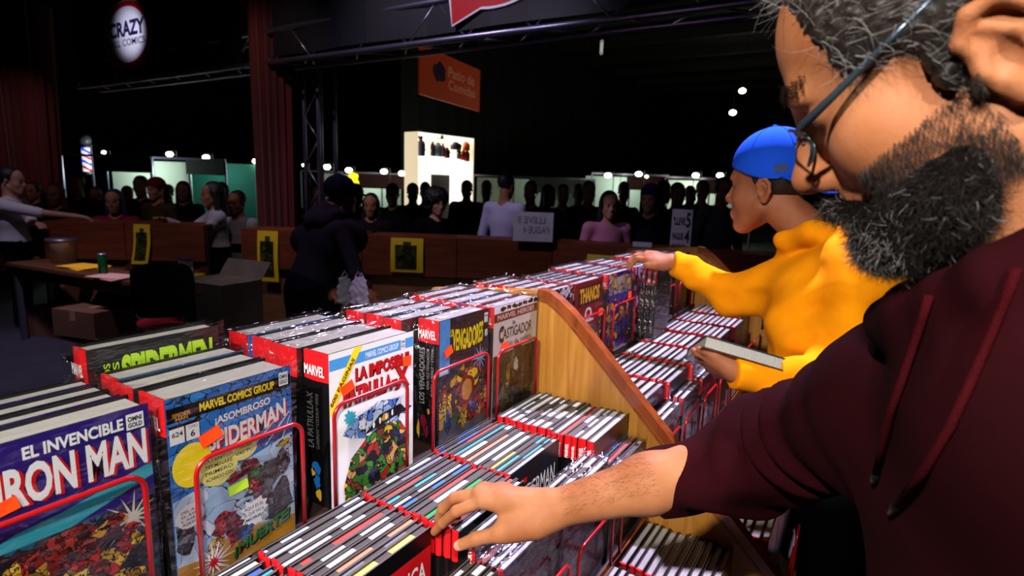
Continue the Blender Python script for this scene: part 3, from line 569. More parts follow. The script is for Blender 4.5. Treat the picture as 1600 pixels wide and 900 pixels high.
f.p(star(0.15, 0.165, 0.034, 0.010, 12, 1.0, 9), m_bev); f.p([(0.002, 0), (0.181, 0), (0.181, 0.03), (0.09, 0.02), (0.04, 0.045), (0.002, 0.03)], m_grey)
f.p(blob(0.10, 0.098, 0.030, 0.036, 16, 0.1, 5), m_dred); f.p(blob(0.10, 0.100, 0.020, 0.026, 16, 0.1, 5), m_ochre)
for i, (cx, cy, rx, ry, mm) in enumerate(((0.03, 0.045, 0.016, 0.026, m_blue), (0.06, 0.05, 0.012, 0.02, m_green), (0.13, 0.05, 0.016, 0.02, m_blue), (0.145, 0.062, 0.012, 0.012, m_red), (0.165, 0.04, 0.01, 0.024, m_red), (0.09, 0.038, 0.012, 0.022, m_yel), (0.02, 0.08, 0.008, 0.03, m_yel), (0.05, 0.085, 0.01, 0.02, m_blk), (0.12, 0.03, 0.01, 0.014, m_dred))): f.b(blob(cx, cy, rx, ry, 12, 0.35, i + 60), mm)
f.sticker(0.030, 0.206, 0.026, 0.019, m_orange, 0.35)
f.spine_t('MARVEL', (0.004, 0.236, 0.053, 0.255), m_wht); f.spine_v('LOS VENGADORES', (0.008, 0.09, 0.022, 0.215), m_pale, 0.0); f.spine_v('UNA VEZ VENGADOR', (0.028, 0.125, 0.035, 0.215), m_pale, 0.0); f.spine_v('BUSIEK * PEREZ * STERN', (0.040, 0.11, 0.047, 0.215), m_pale, 0.0)
for i, (u, v, a, c, mm) in enumerate(((0.02, 0.05, 0.008, 0.016, m_crim), (0.028, 0.03, 0.006, 0.014, m_crim), (0.044, 0.05, 0.004, 0.02, m_purple), (0.006, 0.03, 0.004, 0.02, m_gold), (0.034, 0.075, 0.004, 0.006, m_gold))): f.pr.poly([(-0.058 + p, -0.0046, q) for p, q in blob(u, v, a, c, 10, 0.3, i)], mm)
f.done()
stack_behind(-0.802, 0.876, 0.195, (0.05, 0.052, 0.055), 'the black tome with yellow title', 31, G1, [m_dkg, m_blue, m_red])
# ---- pale tome with black title next to the panel
o = tome(-0.733, 1.106, 0.206, 0.045, 'pale grey tome with black title beside the wooden panel', G1, front=m_pale, wrap=8)
f = Face(o, 0.206, HB, 0.045); W = 0.206
f.p(rect(0, 0.258, W, 0.277), m_wht); f.p(rect(0, 0.238, W, 0.259), m_dred); f.t_('MARVEL HEROES', (0.016, 0.242, 0.190, 0.255), m_pale, 0.02)
for i in range(7): f.p(blob(0.04 + 0.026 * i, 0.268, 0.012, 0.006, 8, 0.5, i), m_blk)
f.t_('EL', (0.085, 0.221, 0.100, 0.230), m_blk, 0.02); f.t_('CASTIGADOR', (0.026, 0.190, 0.180, 0.217), m_blk, 0.01); f.t_('C', (0.024, 0.183, 0.046, 0.226), m_blk, 0.02); f.t_('Río de sangre', (0.06, 0.165, 0.178, 0.183), m_dkg, 0.0)
f.p(rect(0.002, 0, W - 0.002, 0.155), mat_art('art_swamp', ['#3a3a24', '#4a4a30', '#2a2a1c', '#5c5a40', '#20241c', '#3c3020'], 22, 1.2, 6.0, 0.03))
for i, (cx, cy, rx, ry, mm) in enumerate(((0.115, 0.150, 0.022, 0.020, m_dkg), (0.108, 0.112, 0.012, 0.018, m_pale), (0.108, 0.085, 0.008, 0.014, m_bev), (0.09, 0.05, 0.014, 0.05, m_dkg), (0.125, 0.045, 0.014, 0.05, m_dkg), (0.10, 0.075, 0.02, 0.02, m_brn), (0.07, 0.09, 0.008, 0.03, m_ochre), (0.14, 0.08, 0.008, 0.03, m_grey))): f.b(blob(cx, cy, rx, ry, 12, 0.3, i + 30), mm)
f.sticker(0.050, 0.172, 0.030, 0.020, m_orange, 0.15); f.spine_t('MARVEL', (0.004, 0.236, 0.041, 0.252), m_wht); f.done()
stack_behind(-0.780, 1.100, 0.205, (0.042, 0.05, 0.048, 0.045), 'the pale grey tome beside the wooden panel', 41, G1, [m_red, m_blue, m_dkg])
# ---- top step of the far rack
G1b = 'tomes on the top step of the far rack'
slots = [(1.372, 0.165, 'magenta and white tome just past the wooden panel', mat_art('art_mag', ['#b02a6a', '#e0dce8', '#5a1430', '#d8d0e0', '#30101c'], 40, 1.0, 3.0)), (1.55, 0.205, 'red-brown tome with gold title and white emblem', m_dred), (1.80, 0.22, 'blue and violet tome behind the second red wire past the panel', mat_art('art_vio', ['#3a3a9a', '#5a2a8a', '#d89a30', '#2a5ab0', '#a04a3a', '#241a50'], 34, 1.0, 8.0)),
         (2.06, 0.17, 'dark tome next to three red-topped spines', mat_art('art_mix', ['#6a4a7a', '#b88ac0', '#2a2030', '#8a3a3a', '#c8b8d8'], 30, 1.0, 2.5)), (2.34, 0.20, 'tome with dark swirling cover behind the fifth red wire', mat_art('art_swirl', ['#241a20', '#4a3a40', '#8a7a80', '#30202a', '#5a2a2a'], 20, 1.3, 7.5)), (2.60, 0.20, 'dark maroon tome at the far end of the top step', mat_art('art_mar', ['#3a1418', '#5a2024', '#20101a', '#7a4a3a'], 24, 1.2, 11.0))]
for i, (y, w_, lab, fm) in enumerate(slots):
    t = 0.03 if i != 1 else 0.034; x = -0.735
    o = tome(x, y, w_, t, lab, G1b, front=fm, wrap=50 + i)
    f = Face(o, w_, HB, t); f.spine_t('MARVEL', (0.004, 0.236, t - 0.004, 0.25), m_wht)
    if i == 1:
        f.p(rect(0.02, 0.20, 0.19, 0.262), m_brn); f.t_('THANOS', (0.03, 0.208, 0.18, 0.256), m_gold, 0.04); f.t_('Ω', (0.075, 0.145, 0.125, 0.19), m_wht, 0.02); f.p([(0.055, 0.143), (0.145, 0.143), (0.14, 0.150), (0.06, 0.150)], m_wht)
        f.p(rect(0.002, 0, 0.203, 0.13), mat_art('art_rust', ['#5a1c14', '#3a2020', '#2a2a3a', '#b08a2a', '#1a2a20', '#7a3018'], 36, 1.0, 15.0)); f.sticker(0.195, 0.16, 0.03, 0.025, m_orange)
    if i == 2:
        f.p(rect(0.01, 0.20, 0.21, 0.262), mat_art('art_tit', ['#9a8a7a', '#c8a850', '#8a7a90', '#b0a0a0'], 30, 1.0, 5.0)); f.sticker(0.21, 0.18, 0.03, 0.025, m_orange)
    if i == 0: f.sticker(0.04, 0.225, 0.03, 0.02, m_orange)
    f.done()
    x -= t
    rr = random.Random(i)
    for k in range(5):
        x -= 0.0046; tt = rr.choice((0.024, 0.03, 0.036, 0.042)); tome(x, y + rr.uniform(-0.008, 0.008), w_ - 0.004 + rr.uniform(-0.01, 0.004), tt, '%s book behind the %s' % (ORD[k], lab), G1b, front=rr.choice((m_dkg, m_blue, m_red, m_crim, m_wht)), wrap=60 + i + k, band=rr.choice((m_red, m_red, m_crim))); x -= tt
for k in range(3):      # three red-topped spines seen end on
    o = tome(-0.690 + 0.021 * k, 2.055, 0.17, 0.018, '%s of three slim black books with red spine tops, from the left' % ORD[k], G1b, front=m_dkg, wrap=70 + k, bandh=0.055)
    f = Face(o, 0.17, HB, 0.018); f.spine_v('MARVEL', (0.004, 0.228, 0.013, 0.270), m_wht, 0.02); f.done()
# ================================================================== slim volumes, middle and bottom steps
BL = ['#d8c060', '#3c5aa8', '#c88060', '#c8d4ea', '#3a9aa6', '#bcd0e6', '#b04038', '#2a6ab0', '#e0e4ee', '#d8d020', '#2a8a48', '#9aa2b4', '#c4c8d4', '#6a6c78', '#8a4038']
def slim_stack(x0, x1, y, w, zb, h, desc, group, sd, front=None, tmin=0.012, tmax=0.019, whites=0.3, frontlabel=None, wrap_every=0, page=True, last=None, gap=0.0008, plain=False):
    r = random.Random(sd); x = x1; i = 0; objs = []
    while True:
        t = round(r.uniform(tmin, tmax), 3)
        if x - t < x0:
            t = x - x0
            if t < 0.006: break
        col = r.choice(('#d4d8e2', '#c2c6d2', '#dfe2ea')) if r.random() < whites else r.choice(BL)
        lab = (frontlabel if (i == 0 and frontlabel) else '%s slim volume in %s' % (ORD[i], desc)) if i < len(ORD) else 'rearmost slim volume in ' + desc
        o = book(x, y + r.uniform(-0.004, 0.004), zb + 0.0005, w, h - round(r.uniform(0, 0.004), 3), t, lab, group, front=(front if i == 0 and front else m_dkg), bleed=None if plain else col, name='slim_volume', bandh=0.052, wrap=(sd + i if wrap_every and i % wrap_every == 0 else None))
        objs.append((o, t)); x -= t + gap; i += 1
    return objs
G2 = 'slim volumes on the middle step of the near rack'
HS = 0.270
slim_stack(-0.719, -0.545, 0.255, 0.198, T2, HS, 'the stack at the lower left corner, from the front', G2, 1)
oa = slim_stack(-0.719, -0.545, 0.462, 0.199, T2, HS, 'the stack behind the red AMÉRICA cover, from the front', G2, 2, front=m_blk, frontlabel='slim volume with white AMÉRICA lettering on a red cover')
o, t = oa[0]; f = Face(o, 0.199, HS, t); f.p(rect(0.0, 0.0, 0.199, 0.238), m_red); f.t_('AMÉRICA', (0.075, 0.185, 0.186, 0.226), m_wht, 0.02); f.t_('CAPITÁN', (0.015, 0.185, 0.070, 0.205), m_wht, 0.02); f.done()
ob = slim_stack(-0.719, -0.500, 0.668, 0.202, T2, HS, 'the stack under the reaching hand, from the front', G2, 3, whites=0.4)
o, t = ob[0]
osx = slim_stack(-0.719, -0.530, 0.872, 0.203, T2, HS, 'the stack behind the dark white-lettered cover, from the front', G2, 4, front=mat('print_umber', '#2a1712', 0.3, noise=(12, '#1a2430')), frontlabel='slim volume with tall white lettering on a dark brown cover')
o, t = osx[0]; f = Face(o, 0.203, HS, t); f.t_('SPIDERMAN', (0.030, 0.175, 0.186, 0.222), m_wht, 0.0, 0.0); f.t_('THE LOST HUNT', (0.06, 0.155, 0.15, 0.165), m_grey, 0.0); f.p(rect(0.035, 0.228, 0.065, 0.240), m_red); f.p(rect(0.002, 0.0, 0.20, 0.15), mat_art('art_blueblack', ['#0e1a2a', '#1a2a3c', '#0a0e14', '#24384a'], 22, 1.0, 3.3)); f.done()
oc = slim_stack(-0.712, -0.460, 1.102, 0.208, T2, HS, 'the stack against the sloping panel, from the front', G2, 5, front=mat('print_maroon', '#4a2016', 0.3, noise=(14, '#6a3a24')), tmin=0.014, tmax=0.021, whites=0.8, frontlabel='slim maroon volume with an orange sticker against the wooden panel')
for k, (o, t) in enumerate(oc[:6]):
    f = Face(o, 0.208, HS, t)
    if k == 0: f.t_('LA PATRULLA-X', (0.025, 0.180, 0.195, 0.222), m_grey, 0.0); f.p(rect(0.02, 0.228, 0.035, 0.236), m_red); f.p(rect(0.09, 0.0, 0.14, 0.17), m_grey); f.sticker(0.165, 0.19, 0.030, 0.026, m_orange)
    f.spine_v('MARVEL', (0.3 * t, 0.217, 0.75 * t, 0.250), m_wht, 0.02); f.done()
# loose books standing at the front of the middle step
m_foil = mat_art('art_foil', ['#1a1626', '#2a2440', '#12101c', '#3a3260', '#0c0c14'], 50, 1.5, 1.0, 0.05, 0.15)
for nm, y, w_, sd, xx, hh, lab in (('front left', 0.462, 0.199, 31, -0.415, 0.245, 'the front row below the thumb, from the front'), ('hand', 0.672, 0.198, 32, -0.415, 0.235, 'the front row beneath the palm, from the front'), ('mid', 0.872, 0.200, 33, -0.412, 0.258, 'the loose front group above the forearm, from the front'), ('right', 1.10, 0.205, 34, -0.412, 0.215, 'the front row behind the forearm, from the front')):
    slim_stack(xx - 0.055, xx, y, w_, T2, hh, lab, G2, sd, front=m_foil, whites=0.7, wrap_every=1, gap=0.0046)
o = book(-0.462, 0.664, T2 + 0.03, 0.20, 0.25, 0.014, 'slim volume with red spine top being pulled up by the thumb', G2, front=m_foil, name='slim_volume', bleed='#c8ccd8', bandh=0.06)
f = Face(o, 0.2, 0.25, 0.014); f.spine_v('MARVEL', (0.004, 0.195, 0.011, 0.24), m_wht, 0.02); f.done()
G3 = 'slim volumes on the bottom step of the near rack'
m_page2 = '#c9c8e0'
for y, lab, sd in ((1.115, 'the bottom-step stack next to the panel, from the front', 41), (0.905, 'the bottom-step stack at the lower picture edge, from the front', 42), (0.69, 'the bottom-step stack below the forearm, from the front', 43)):
    st = slim_stack(-0.392, -0.185, y, 0.195, T3, HS, lab, G3, sd, tmin=0.015, tmax=0.0205, whites=1.0, gap=0.002, plain=True)
# far rack: middle and bottom steps
G4 = 'slim volumes on the middle step of the far rack'
for k, y in enumerate((1.40, 1.61, 1.82, 2.03, 2.25, 2.47, 2.69)):
    slim_stack(-0.685, -0.455 + 0.01 * (k % 3), y, 0.196, T2, HS, 'the %s middle-step stack past the panel, from the front' % ORD[k], G4, 60 + k, tmin=0.017, tmax=0.026, whites=0.9, front=m_foil, wrap_every=2, gap=0.0026, plain=True)
for k, y in enumerate((1.40, 1.62, 1.84, 2.06)):
    slim_stack(-0.470 + 0.03, -0.405, y, 0.19, T2, 0.225, 'the %s loose group past the panel, from the front' % ORD[k], G4, 80 + k, whites=0.7, front=m_foil, wrap_every=1, gap=0.0046)
G5 = 'slim volumes on the bottom step of the far rack'
for k, y in enumerate((1.39, 1.60, 1.81, 2.02)):
    slim_stack(-0.392, -0.120, y, 0.195, T3, HS, 'the %s bottom-step stack past the panel, from the front' % ORD[k], G5, 90 + k, tmin=0.016, tmax=0.024, whites=0.95, front=m_foil, gap=0.002, plain=True)
# ================================================================== PEOPLE
def skin(n, c, c2, sss=0.08):
    m = mat('skin_' + n, c, 0.62, spec=0.22, noise=(14, c2), bump=(420, 0.06)); b = m.node_tree.nodes['Principled BSDF']; b.inputs['Subsurface Weight'].default_value = sss; b.inputs['Subsurface Radius'].default_value = (0.008, 0.003, 0.0015); return m
def cloth(n, c, c2=None, sc=900): return mat('cloth_' + n, c, 0.95, spec=0.04, noise=(9, c2 or c), bump=(sc, 0.2))
m_eye = mat('eye_white', '#d8d2cc', 0.2); m_iris = mat('eye_iris', '#1c0f0a', 0.15); m_hairb = mat('hair_black', '#1e1814', 0.5, spec=0.3); m_hairg = mat('hair_grey', '#9a9794', 0.5, spec=0.4); m_hairbr = mat('hair_brown', '#2a1a12', 0.5)
def head(S, xf, m=0, lip=0, detail=1, ears=True):
    E = lambda c, r, k=0.02, **q: S.ell(c, r, k=k, mat=q.pop('mat', m), xf=xf, **q); C = lambda a, b, ra, rb=None, k=0.02, **q: S.cone(a, b, ra, rb, k=k, mat=q.pop('mat', m), xf=xf, **q)
    E((-0.008, 0, 0.052), (0.098, 0.074, 0.084)); E((0.042, 0, 0.055), (0.058, 0.062, 0.062), 0.03); E((0.052, 0, -0.025), (0.05, 0.056, 0.075), 0.03)
    for s_ in (-1, 1):
        C((0.008, s_ * 0.050, -0.050), (0.078, s_ * 0.016, -0.098), 0.020, 0.018, 0.03); E((0.062, s_ * 0.043, -0.018), (0.026, 0.020, 0.022), 0.03)
    E((0.086, 0, -0.098), (0.019, 0.024, 0.018), 0.02); C((0.092, -0.034, 0.034), (0.092, 0.034, 0.034), 0.011, k=0.02)
    C((0.099, 0, 0.028), (0.122, 0, -0.018), 0.008, 0.011, 0.012); E((0.122, 0, -0.021), (0.0135, 0.0125, 0.0115), 0.008); E((0.094, 0, -0.058), (0.018, 0.026, 0.022), 0.02)
    for s_ in (-1, 1):
        E((0.109, s_ * 0.0145, -0.028), (0.011, 0.008, 0.009), 0.008); E((0.101, s_ * 0.033, 0.016), (0.016, 0.019, 0.010), 0.012, sub=True)
        if detail: E((0.114, s_ * 0.0085, -0.0365), (0.0065, 0.0038, 0.0045), 0.003, sub=True)
    C((0.108, -0.017, -0.061), (0.1115, 0, -0.058), 0.0055, 0.007, 0.006, mat=lip); C((0.108, 0.017, -0.061), (0.1115, 0, -0.058), 0.0055, 0.007, 0.006, mat=lip); C((0.105, -0.014, -0.071), (0.105, 0.014, -0.071), 0.0075, k=0.006, mat=lip)
    for s_ in (-1, 1):          # eyelids
        E((0.084, s_ * 0.032, 0.0175), (0.0135, 0.0155, 0.0125), 0.004)
    if ears:
        E0, C0 = E, C; ea = lambda p: (p[0] * 0.88 - 0.006, math.copysign(0.0715 + (abs(p[1]) - 0.0725) * 0.7, p[1]), p[2] * 0.80 - 0.009); E = lambda c, r, k=0.02, **q: E0(ea(c), r, k, **q); C = lambda a, b, ra, rb=None, k=0.02, **q: C0(ea(a), ea(b), ra, rb, k, **q)
        for s_ in (-1, 1):
            E((-0.008, s_ * 0.075, 0.004), (0.020, 0.006, 0.032), 0.008)
            hp = [(0.006, 0.076, 0.004), (0.012, 0.079, 0.022), (0.002, 0.084, 0.037), (-0.016, 0.088, 0.038), (-0.028, 0.090, 0.020), (-0.028, 0.089, -0.004), (-0.019, 0.085, -0.022)]
            for a, b_ in zip(hp, hp[1:]): C((a[0], s_ * a[1], a[2]), (b_[0], s_ * b_[1], b_[2]), 0.0052, k=0.003)
            E((-0.008, s_ * 0.080, -0.028), (0.010, 0.006, 0.012), 0.006)
            for a, b_ in (((-0.002, 0.081, 0.024), (-0.017, 0.084, 0.010)), ((-0.017, 0.084, 0.010), (-0.012, 0.082, -0.012))): C((a[0], s_ * a[1], a[2]), (b_[0], s_ * b_[1], b_[2]), 0.0042, k=0.003)
            E((0.008, s_ * 0.077, -0.004), (0.006, 0.006, 0.008), 0.004)
            E((-0.005, s_ * 0.085, -0.004), (0.008, 0.006, 0.010), 0.004, sub=True)
def eyes(parent, xf, inv=None, open_=0.35):
    for s_ in (-1, 1):
        mb = MB(); c = xf((0.0855, s_ * 0.032, 0.0165)); r = 0.0125 * xf.s; f = xf.R @ np.array([0.93, s_ * 0.1, -0.35]); f /= np.linalg.norm(f)
        B_ = rotm(f, (0.01, 0.02, 1)); n = 12
        for a in range(8):
            for j in range(n):
                def pt(th, ph): return c + B_ @ (r * np.array([math.cos(th), math.sin(th) * math.cos(ph), math.sin(th) * math.sin(ph)]))
                t0, t1 = a * math.pi / 8, (a + 1) * math.pi / 8; p0, p1 = 2 * math.pi * j / n, 2 * math.pi * (j + 1) / n
                q = [pt(t0, p0), pt(t1, p0), pt(t1, p1), pt(t0, p1)]
                if inv is not None: q = [inv(np.array([p]))[0] for p in q]
                mb.poly(q, m_iris if a < 2 else m_eye)
        mb.build('eye', parent, True)
def strands(name, roots, dirs, L, r, mats, parent, seg=4, grav=(0, 0, -0.2), curl=0.4, probs=None, inv=None, label=None):
    N = len(roots); roots = np.array(roots, float); d = np.array(dirs, float); L = np.array(L if hasattr(L, '__len__') else [L] * N)
    pts = [roots]; ax = NR.normal(size=(N, 3)); ax /= np.linalg.norm(ax, axis=1)[:, None]
    for k in range(seg):
        d = d + np.array(grav) / seg + np.cross(ax, d) * curl; d /= np.linalg.norm(d, axis=1)[:, None]; pts.append(pts[-1] + d * (L / seg)[:, None])
    P = np.stack(pts, 1); e = np.cross(dirs, ax); e /= np.linalg.norm(e, axis=1)[:, None] + 1e-9; g = np.cross(dirs, e); g /= np.linalg.norm(g, axis=1)[:, None] + 1e-9
    w = np.linspace(1, 0.35, seg + 1)
    V = np.stack([P + r * w[None, :, None] * (math.cos(a) * e + math.sin(a) * g)[:, None, :] for a in (0, 2.0944, 4.1888)], 2)
    if inv is not None: V = inv(V.reshape(-1, 3))
    idx = np.arange(N * (seg + 1) * 3).reshape(N, seg + 1, 3); Q = []
    for j in range(3): j2 = (j + 1) % 3; Q.append(np.stack([idx[:, :-1, j], idx[:, :-1, j2], idx[:, 1:, j2], idx[:, 1:, j]], -1).reshape(-1, 4))
    ml = NR.choice(len(mats), size=N, p=probs); mi = np.tile(np.repeat(ml, seg), 3).astype(np.int32); Q = np.concatenate(Q)
    me = bpy.data.meshes.new(name); me.vertices.add(V.reshape(-1, 3).shape[0]); me.vertices.foreach_set('co', V.astype(np.float32).ravel())
    me.loops.add(Q.size); me.loops.foreach_set('vertex_index', Q.astype(np.int32).ravel()); me.polygons.add(len(Q)); me.polygons.foreach_set('loop_start', np.arange(0, Q.size, 4, dtype=np.int32))
    for m in mats: me.materials.append(m)
    me.polygons.foreach_set('material_index', mi); me.polygons.foreach_set('use_smooth', np.ones(len(Q), bool)); me.update()
    o = link(name, me, parent); o['kind'] = 'stuff'
    if label: o['label'] = label
    return o
def vn(me):
    n = len(me.vertices); V = np.empty(n * 3, np.float32); N = np.empty(n * 3, np.float32); me.vertices.foreach_get('co', V); me.vertices.foreach_get('normal', N); return V.reshape(-1, 3).astype(float), N.reshape(-1, 3).astype(float)
def fold(amp, freq, ph=0.0, ax=(1, 0.4, 1.3)):
    ax = np.array(ax)
    def f(P, D):
        q = P * freq; s_ = np.sin(q[..., 0] * ax[0] + 1.7 * np.sin(q[..., 2] * 0.6 + ph) + 0.8 * np.sin(q[..., 1] * 0.9)) * np.sin(q[..., 2] * ax[2] + 1.3 * np.sin(q[..., 0] * 0.7 + ph) + ph)
        return D - amp * s_ * np.abs(s_) ** 0.3
    return f
def hand(S, w_, kn, tips, thumb, k=0.006, m=0, palm_r=0.016, fr=0.0088):
    """w_: wrist; kn: four knuckles index..little; tips: list of [pip, dip, tip] per finger; thumb: [cmc, mcp, ip, tip]"""
    w_ = np.array(w_)
    for i, q in enumerate(kn): S.cone(w_ + (np.array(q) - w_) * 0.15, q, palm_r * 1.05, palm_r * (0.80 if i < 3 else 0.7), k=0.016, mat=m)
    for i in range(3): S.cone((np.array(kn[i]) * 0.75 + w_ * 0.25), (np.array(kn[i + 1]) * 0.75 + w_ * 0.25), palm_r * 0.85, k=0.016, mat=m); S.cone(kn[i], kn[i + 1], palm_r * 0.62, k=0.012, mat=m)
    for i, (q, t) in enumerate(zip(kn, tips)):
        f_ = fr * (1.0, 1.04, 1.0, 0.86)[i]; c = [np.array(q)] + [np.array(a) for a in t]
        for j, (a, b_) in enumerate(zip(c, c[1:])): S.cone(a, b_, f_ * (1.18, 1.0, 0.92)[j], f_ * (1.02, 0.93, 0.78)[j], k=0.004, mat=m)
    t = [np.array(a) for a in thumb]; S.cone(t[0], t[1], palm_r * 1.15, fr * 1.35, k=0.02, mat=m); S.cone(t[1], t[2], fr * 1.32, fr * 1.18, k=0.006, mat=m); S.cone(t[2], t[3], fr * 1.2, fr * 0.98, k=0.004, mat=m)
# ------------------------------------------------------------------ bearded man in the maroon hoodie
sk_man = skin('tan', '#a36b48', '#8e5532'); m_mar = cloth('maroon', '#27060b', '#1f0508'); m_jean = cloth('black_denim', '#07080d'); m_lip = mat('lips', '#9a5448', 0.45); m_shoe = mat('shoe', '#101012', 0.5)
hv = (3.0027, 0.549, -0.131); hf = np.array([math.cos(hv[0]) * math.cos(hv[1]), math.sin(hv[0]) * math.cos(hv[1]), -math.sin(hv[1])])
hl = np.cross([0, 0, 1], hf); hl /= np.linalg.norm(hl); hu = np.cross(hf, hl); hl2 = hl * math.cos(hv[2]) + hu * math.sin(hv[2]); hu2 = -hl * math.sin(hv[2]) + hu * math.cos(hv[2])
HX = XF((0.0452, 0.5409, 1.6987), np.stack([hf, hl2, hu2], 1), 1.04)
S = SDF(); head(S, HX, 0, 0)
NB = np.array([0.135, 0.565, 1.49])             # neck base
S.cone(HX((-0.02, 0, -0.03)), NB, 0.056, 0.056, k=0.03); S.cone(HX((-0.045, 0, -0.01)), NB + np.array([0.03, 0, 0.0]), 0.05, 0.055, k=0.03)
wr = atd(872, 793, 0.865); el = atd(1195, 708, 0.82); sh = np.array([0.055, 0.735, 1.385])
fm = wr + (el - wr) * 0.45
S.cone(wr, fm, 0.0275, 0.040, k=0.02); S.cone(fm, el, 0.041, 0.046, k=0.02); S.cone(el, sh, 0.046, 0.055, k=0.02); S.cone(sh, NB + np.array([0.02, 0, -0.03]), 0.050, 0.042, k=0.03); S.ell(atd(905, 780, 0.875), (0.016, 0.016, 0.014), k=0.02)
kn = [atd(757, 781, 0.872), atd(752, 773, 0.890), atd(757, 768, 0.910), atd(768, 770, 0.930)]
tips = [[atd(713, 799, 0.885), atd(692, 817, 0.905), atd(679, 831, 0.922)], [atd(710, 778, 0.908), atd(692, 795, 0.925), atd(684, 812, 0.94)], [atd(722, 775, 0.93), atd(704, 793, 0.945), atd(698, 806, 0.955)], [atd(738, 778, 0.945), atd(724, 791, 0.957), atd(718, 801, 0.965)]]
thumb = [atd(838, 822, 0.855), atd(780, 834, 0.858), atd(744, 842, 0.868), atd(718, 852, 0.878)]
hand(S, wr, kn, tips, thumb)
S.cone(atd(862, 806, 0.86), atd(795, 826, 0.860), 0.018, 0.014, k=0.02)
ls = np.array([0.25, 0.36, 1.38]); le = np.array([0.40, 0.28, 1.12]); lw = np.array([0.26, 0.36, 0.93])
k2 = [lw + np.array(v) for v in ((-0.085, 0.03, -0.045), (-0.088, 0.008, -0.05), (-0.085, -0.014, -0.05), (-0.078, -0.034, -0.046))]
hand(S, lw + np.array([-0.01, 0.0, -0.005]), k2, [[q + np.array([-0.035, 0, -0.018]), q + np.array([-0.048, 0, -0.042]), q + np.array([-0.046, 0, -0.062])] for q in k2], [lw + np.array(v) for v in ((-0.03, 0.025, -0.02), (-0.06, 0.045, -0.04), (-0.085, 0.045, -0.06), (-0.10, 0.04, -0.075))])
S.cone(NB + np.array([0.02, 0, -0.03]), ls, 0.042, 0.045, k=0.03); S.cone(ls, le, 0.05, 0.042, k=0.02); S.cone(le, lw, 0.04, 0.028, k=0.02)
mb = S.mesh('body', 0.0026, [sk_man])
man = link('person', mb); tag(man, 'bearded man with glasses in a maroon hoodie reaching over the books', 'person')
eyes(man, HX)
# thumb nail and finger nails
m_nail = mat('nail', '#b98570', 0.3)
def nail(parent, tip, prev, up_, r):
    d = np.array(tip) - np.array(prev); d /= np.linalg.norm(d); u = np.array(up_, float); u -= d * (u @ d); u /= np.linalg.norm(u); s_ = np.cross(d, u); nb_ = MB(); c = np.array(tip) - d * r * 0.1
    G = [[c + d * r * (0.85 * a) + s_ * r * 0.75 * b_ * (1 - 0.25 * max(a, 0) ** 2) + u * (r * (0.99 - 0.30 * b_ * b_ - 0.20 * max(a, 0) ** 2)) for b_ in np.linspace(-1, 1, 7)] for a in np.linspace(-1, 0.9, 7)]
    for i in range(6):
        for j in range(6): nb_.poly([G[i][j], G[i + 1][j], G[i + 1][j + 1], G[i][j + 1]], m_nail)
    return nb_.build('fingernail', parent, True)
nail(man, thumb[3], thumb[2], UPC * 0.45 - FWD * 0.9, 0.0088)
HV, HN = vn(mb); HLc = (HV - HX.o) @ HX.R / HX.s
# beard: dense base plus curls
Bd = SDF()
for s_ in (-1, 1):
    Bd.cone((0.018, s_ * 0.055, -0.050), (0.045, s_ * 0.047, -0.068), 0.011, 0.022, k=0.02, xf=HX); Bd.cone((0.045, s_ * 0.049, -0.072), (0.085, s_ * 0.026, -0.084), 0.024, 0.025, k=0.02, xf=HX)
    Bd.cone((0.116, s_ * 0.004, -0.049), (0.099, s_ * 0.031, -0.060), 0.0085, 0.0095, k=0.01, xf=HX)
Bd.ell((0.092, 0, -0.090), (0.028, 0.036, 0.024), k=0.02, xf=HX); Bd.ell((0.052, 0, -0.092), (0.050, 0.048, 0.026), k=0.02, xf=HX)
def bwarp(P, D): q = P * 260; return D - 0.0016 * np.sin(q[..., 0]) * np.sin(q[..., 1] * 1.1 + 1) * np.sin(q[..., 2] * 0.9)
Bd.warp = bwarp; bme = Bd.mesh('beard', 0.003, [mat('beard_base', '#0a0807', 1.0, spec=0.02)]); bo = link('beard', bme, man); bo['label'] = 'full black beard flecked with grey'
NBd = 26000; BV, BN = vn(bme); sel = NR.choice(len(BV), NBd); rt = BV[sel] - BN[sel] * 0.002; loc = (BV[sel] - HX.o) @ HX.R / HX.s
dr = BN[sel] * 0.75 + (HX.R @ np.array([0.25, 0, -0.9]))[None] * 0.8 + NR.normal(size=(NBd, 3)) * 0.40; dr /= np.linalg.norm(dr, axis=1)[:, None]
gp = np.where((loc[:, 0] > 0.085) & (loc[:, 2] < -0.07), 0.22, np.where(loc[:, 0] > 0.1, 0.12, 0.03)); gy = NR.random(NBd) < gp
for msk, mm, nm in ((~gy, m_hairb, 'beard_curls'), (gy, m_hairg, 'grey_beard_curls')): strands(nm, rt[msk], dr[msk], NR.uniform(0.007, 0.017, msk.sum()), 0.00019, [mm], man, 4, (0, 0, -0.3), 0.5)
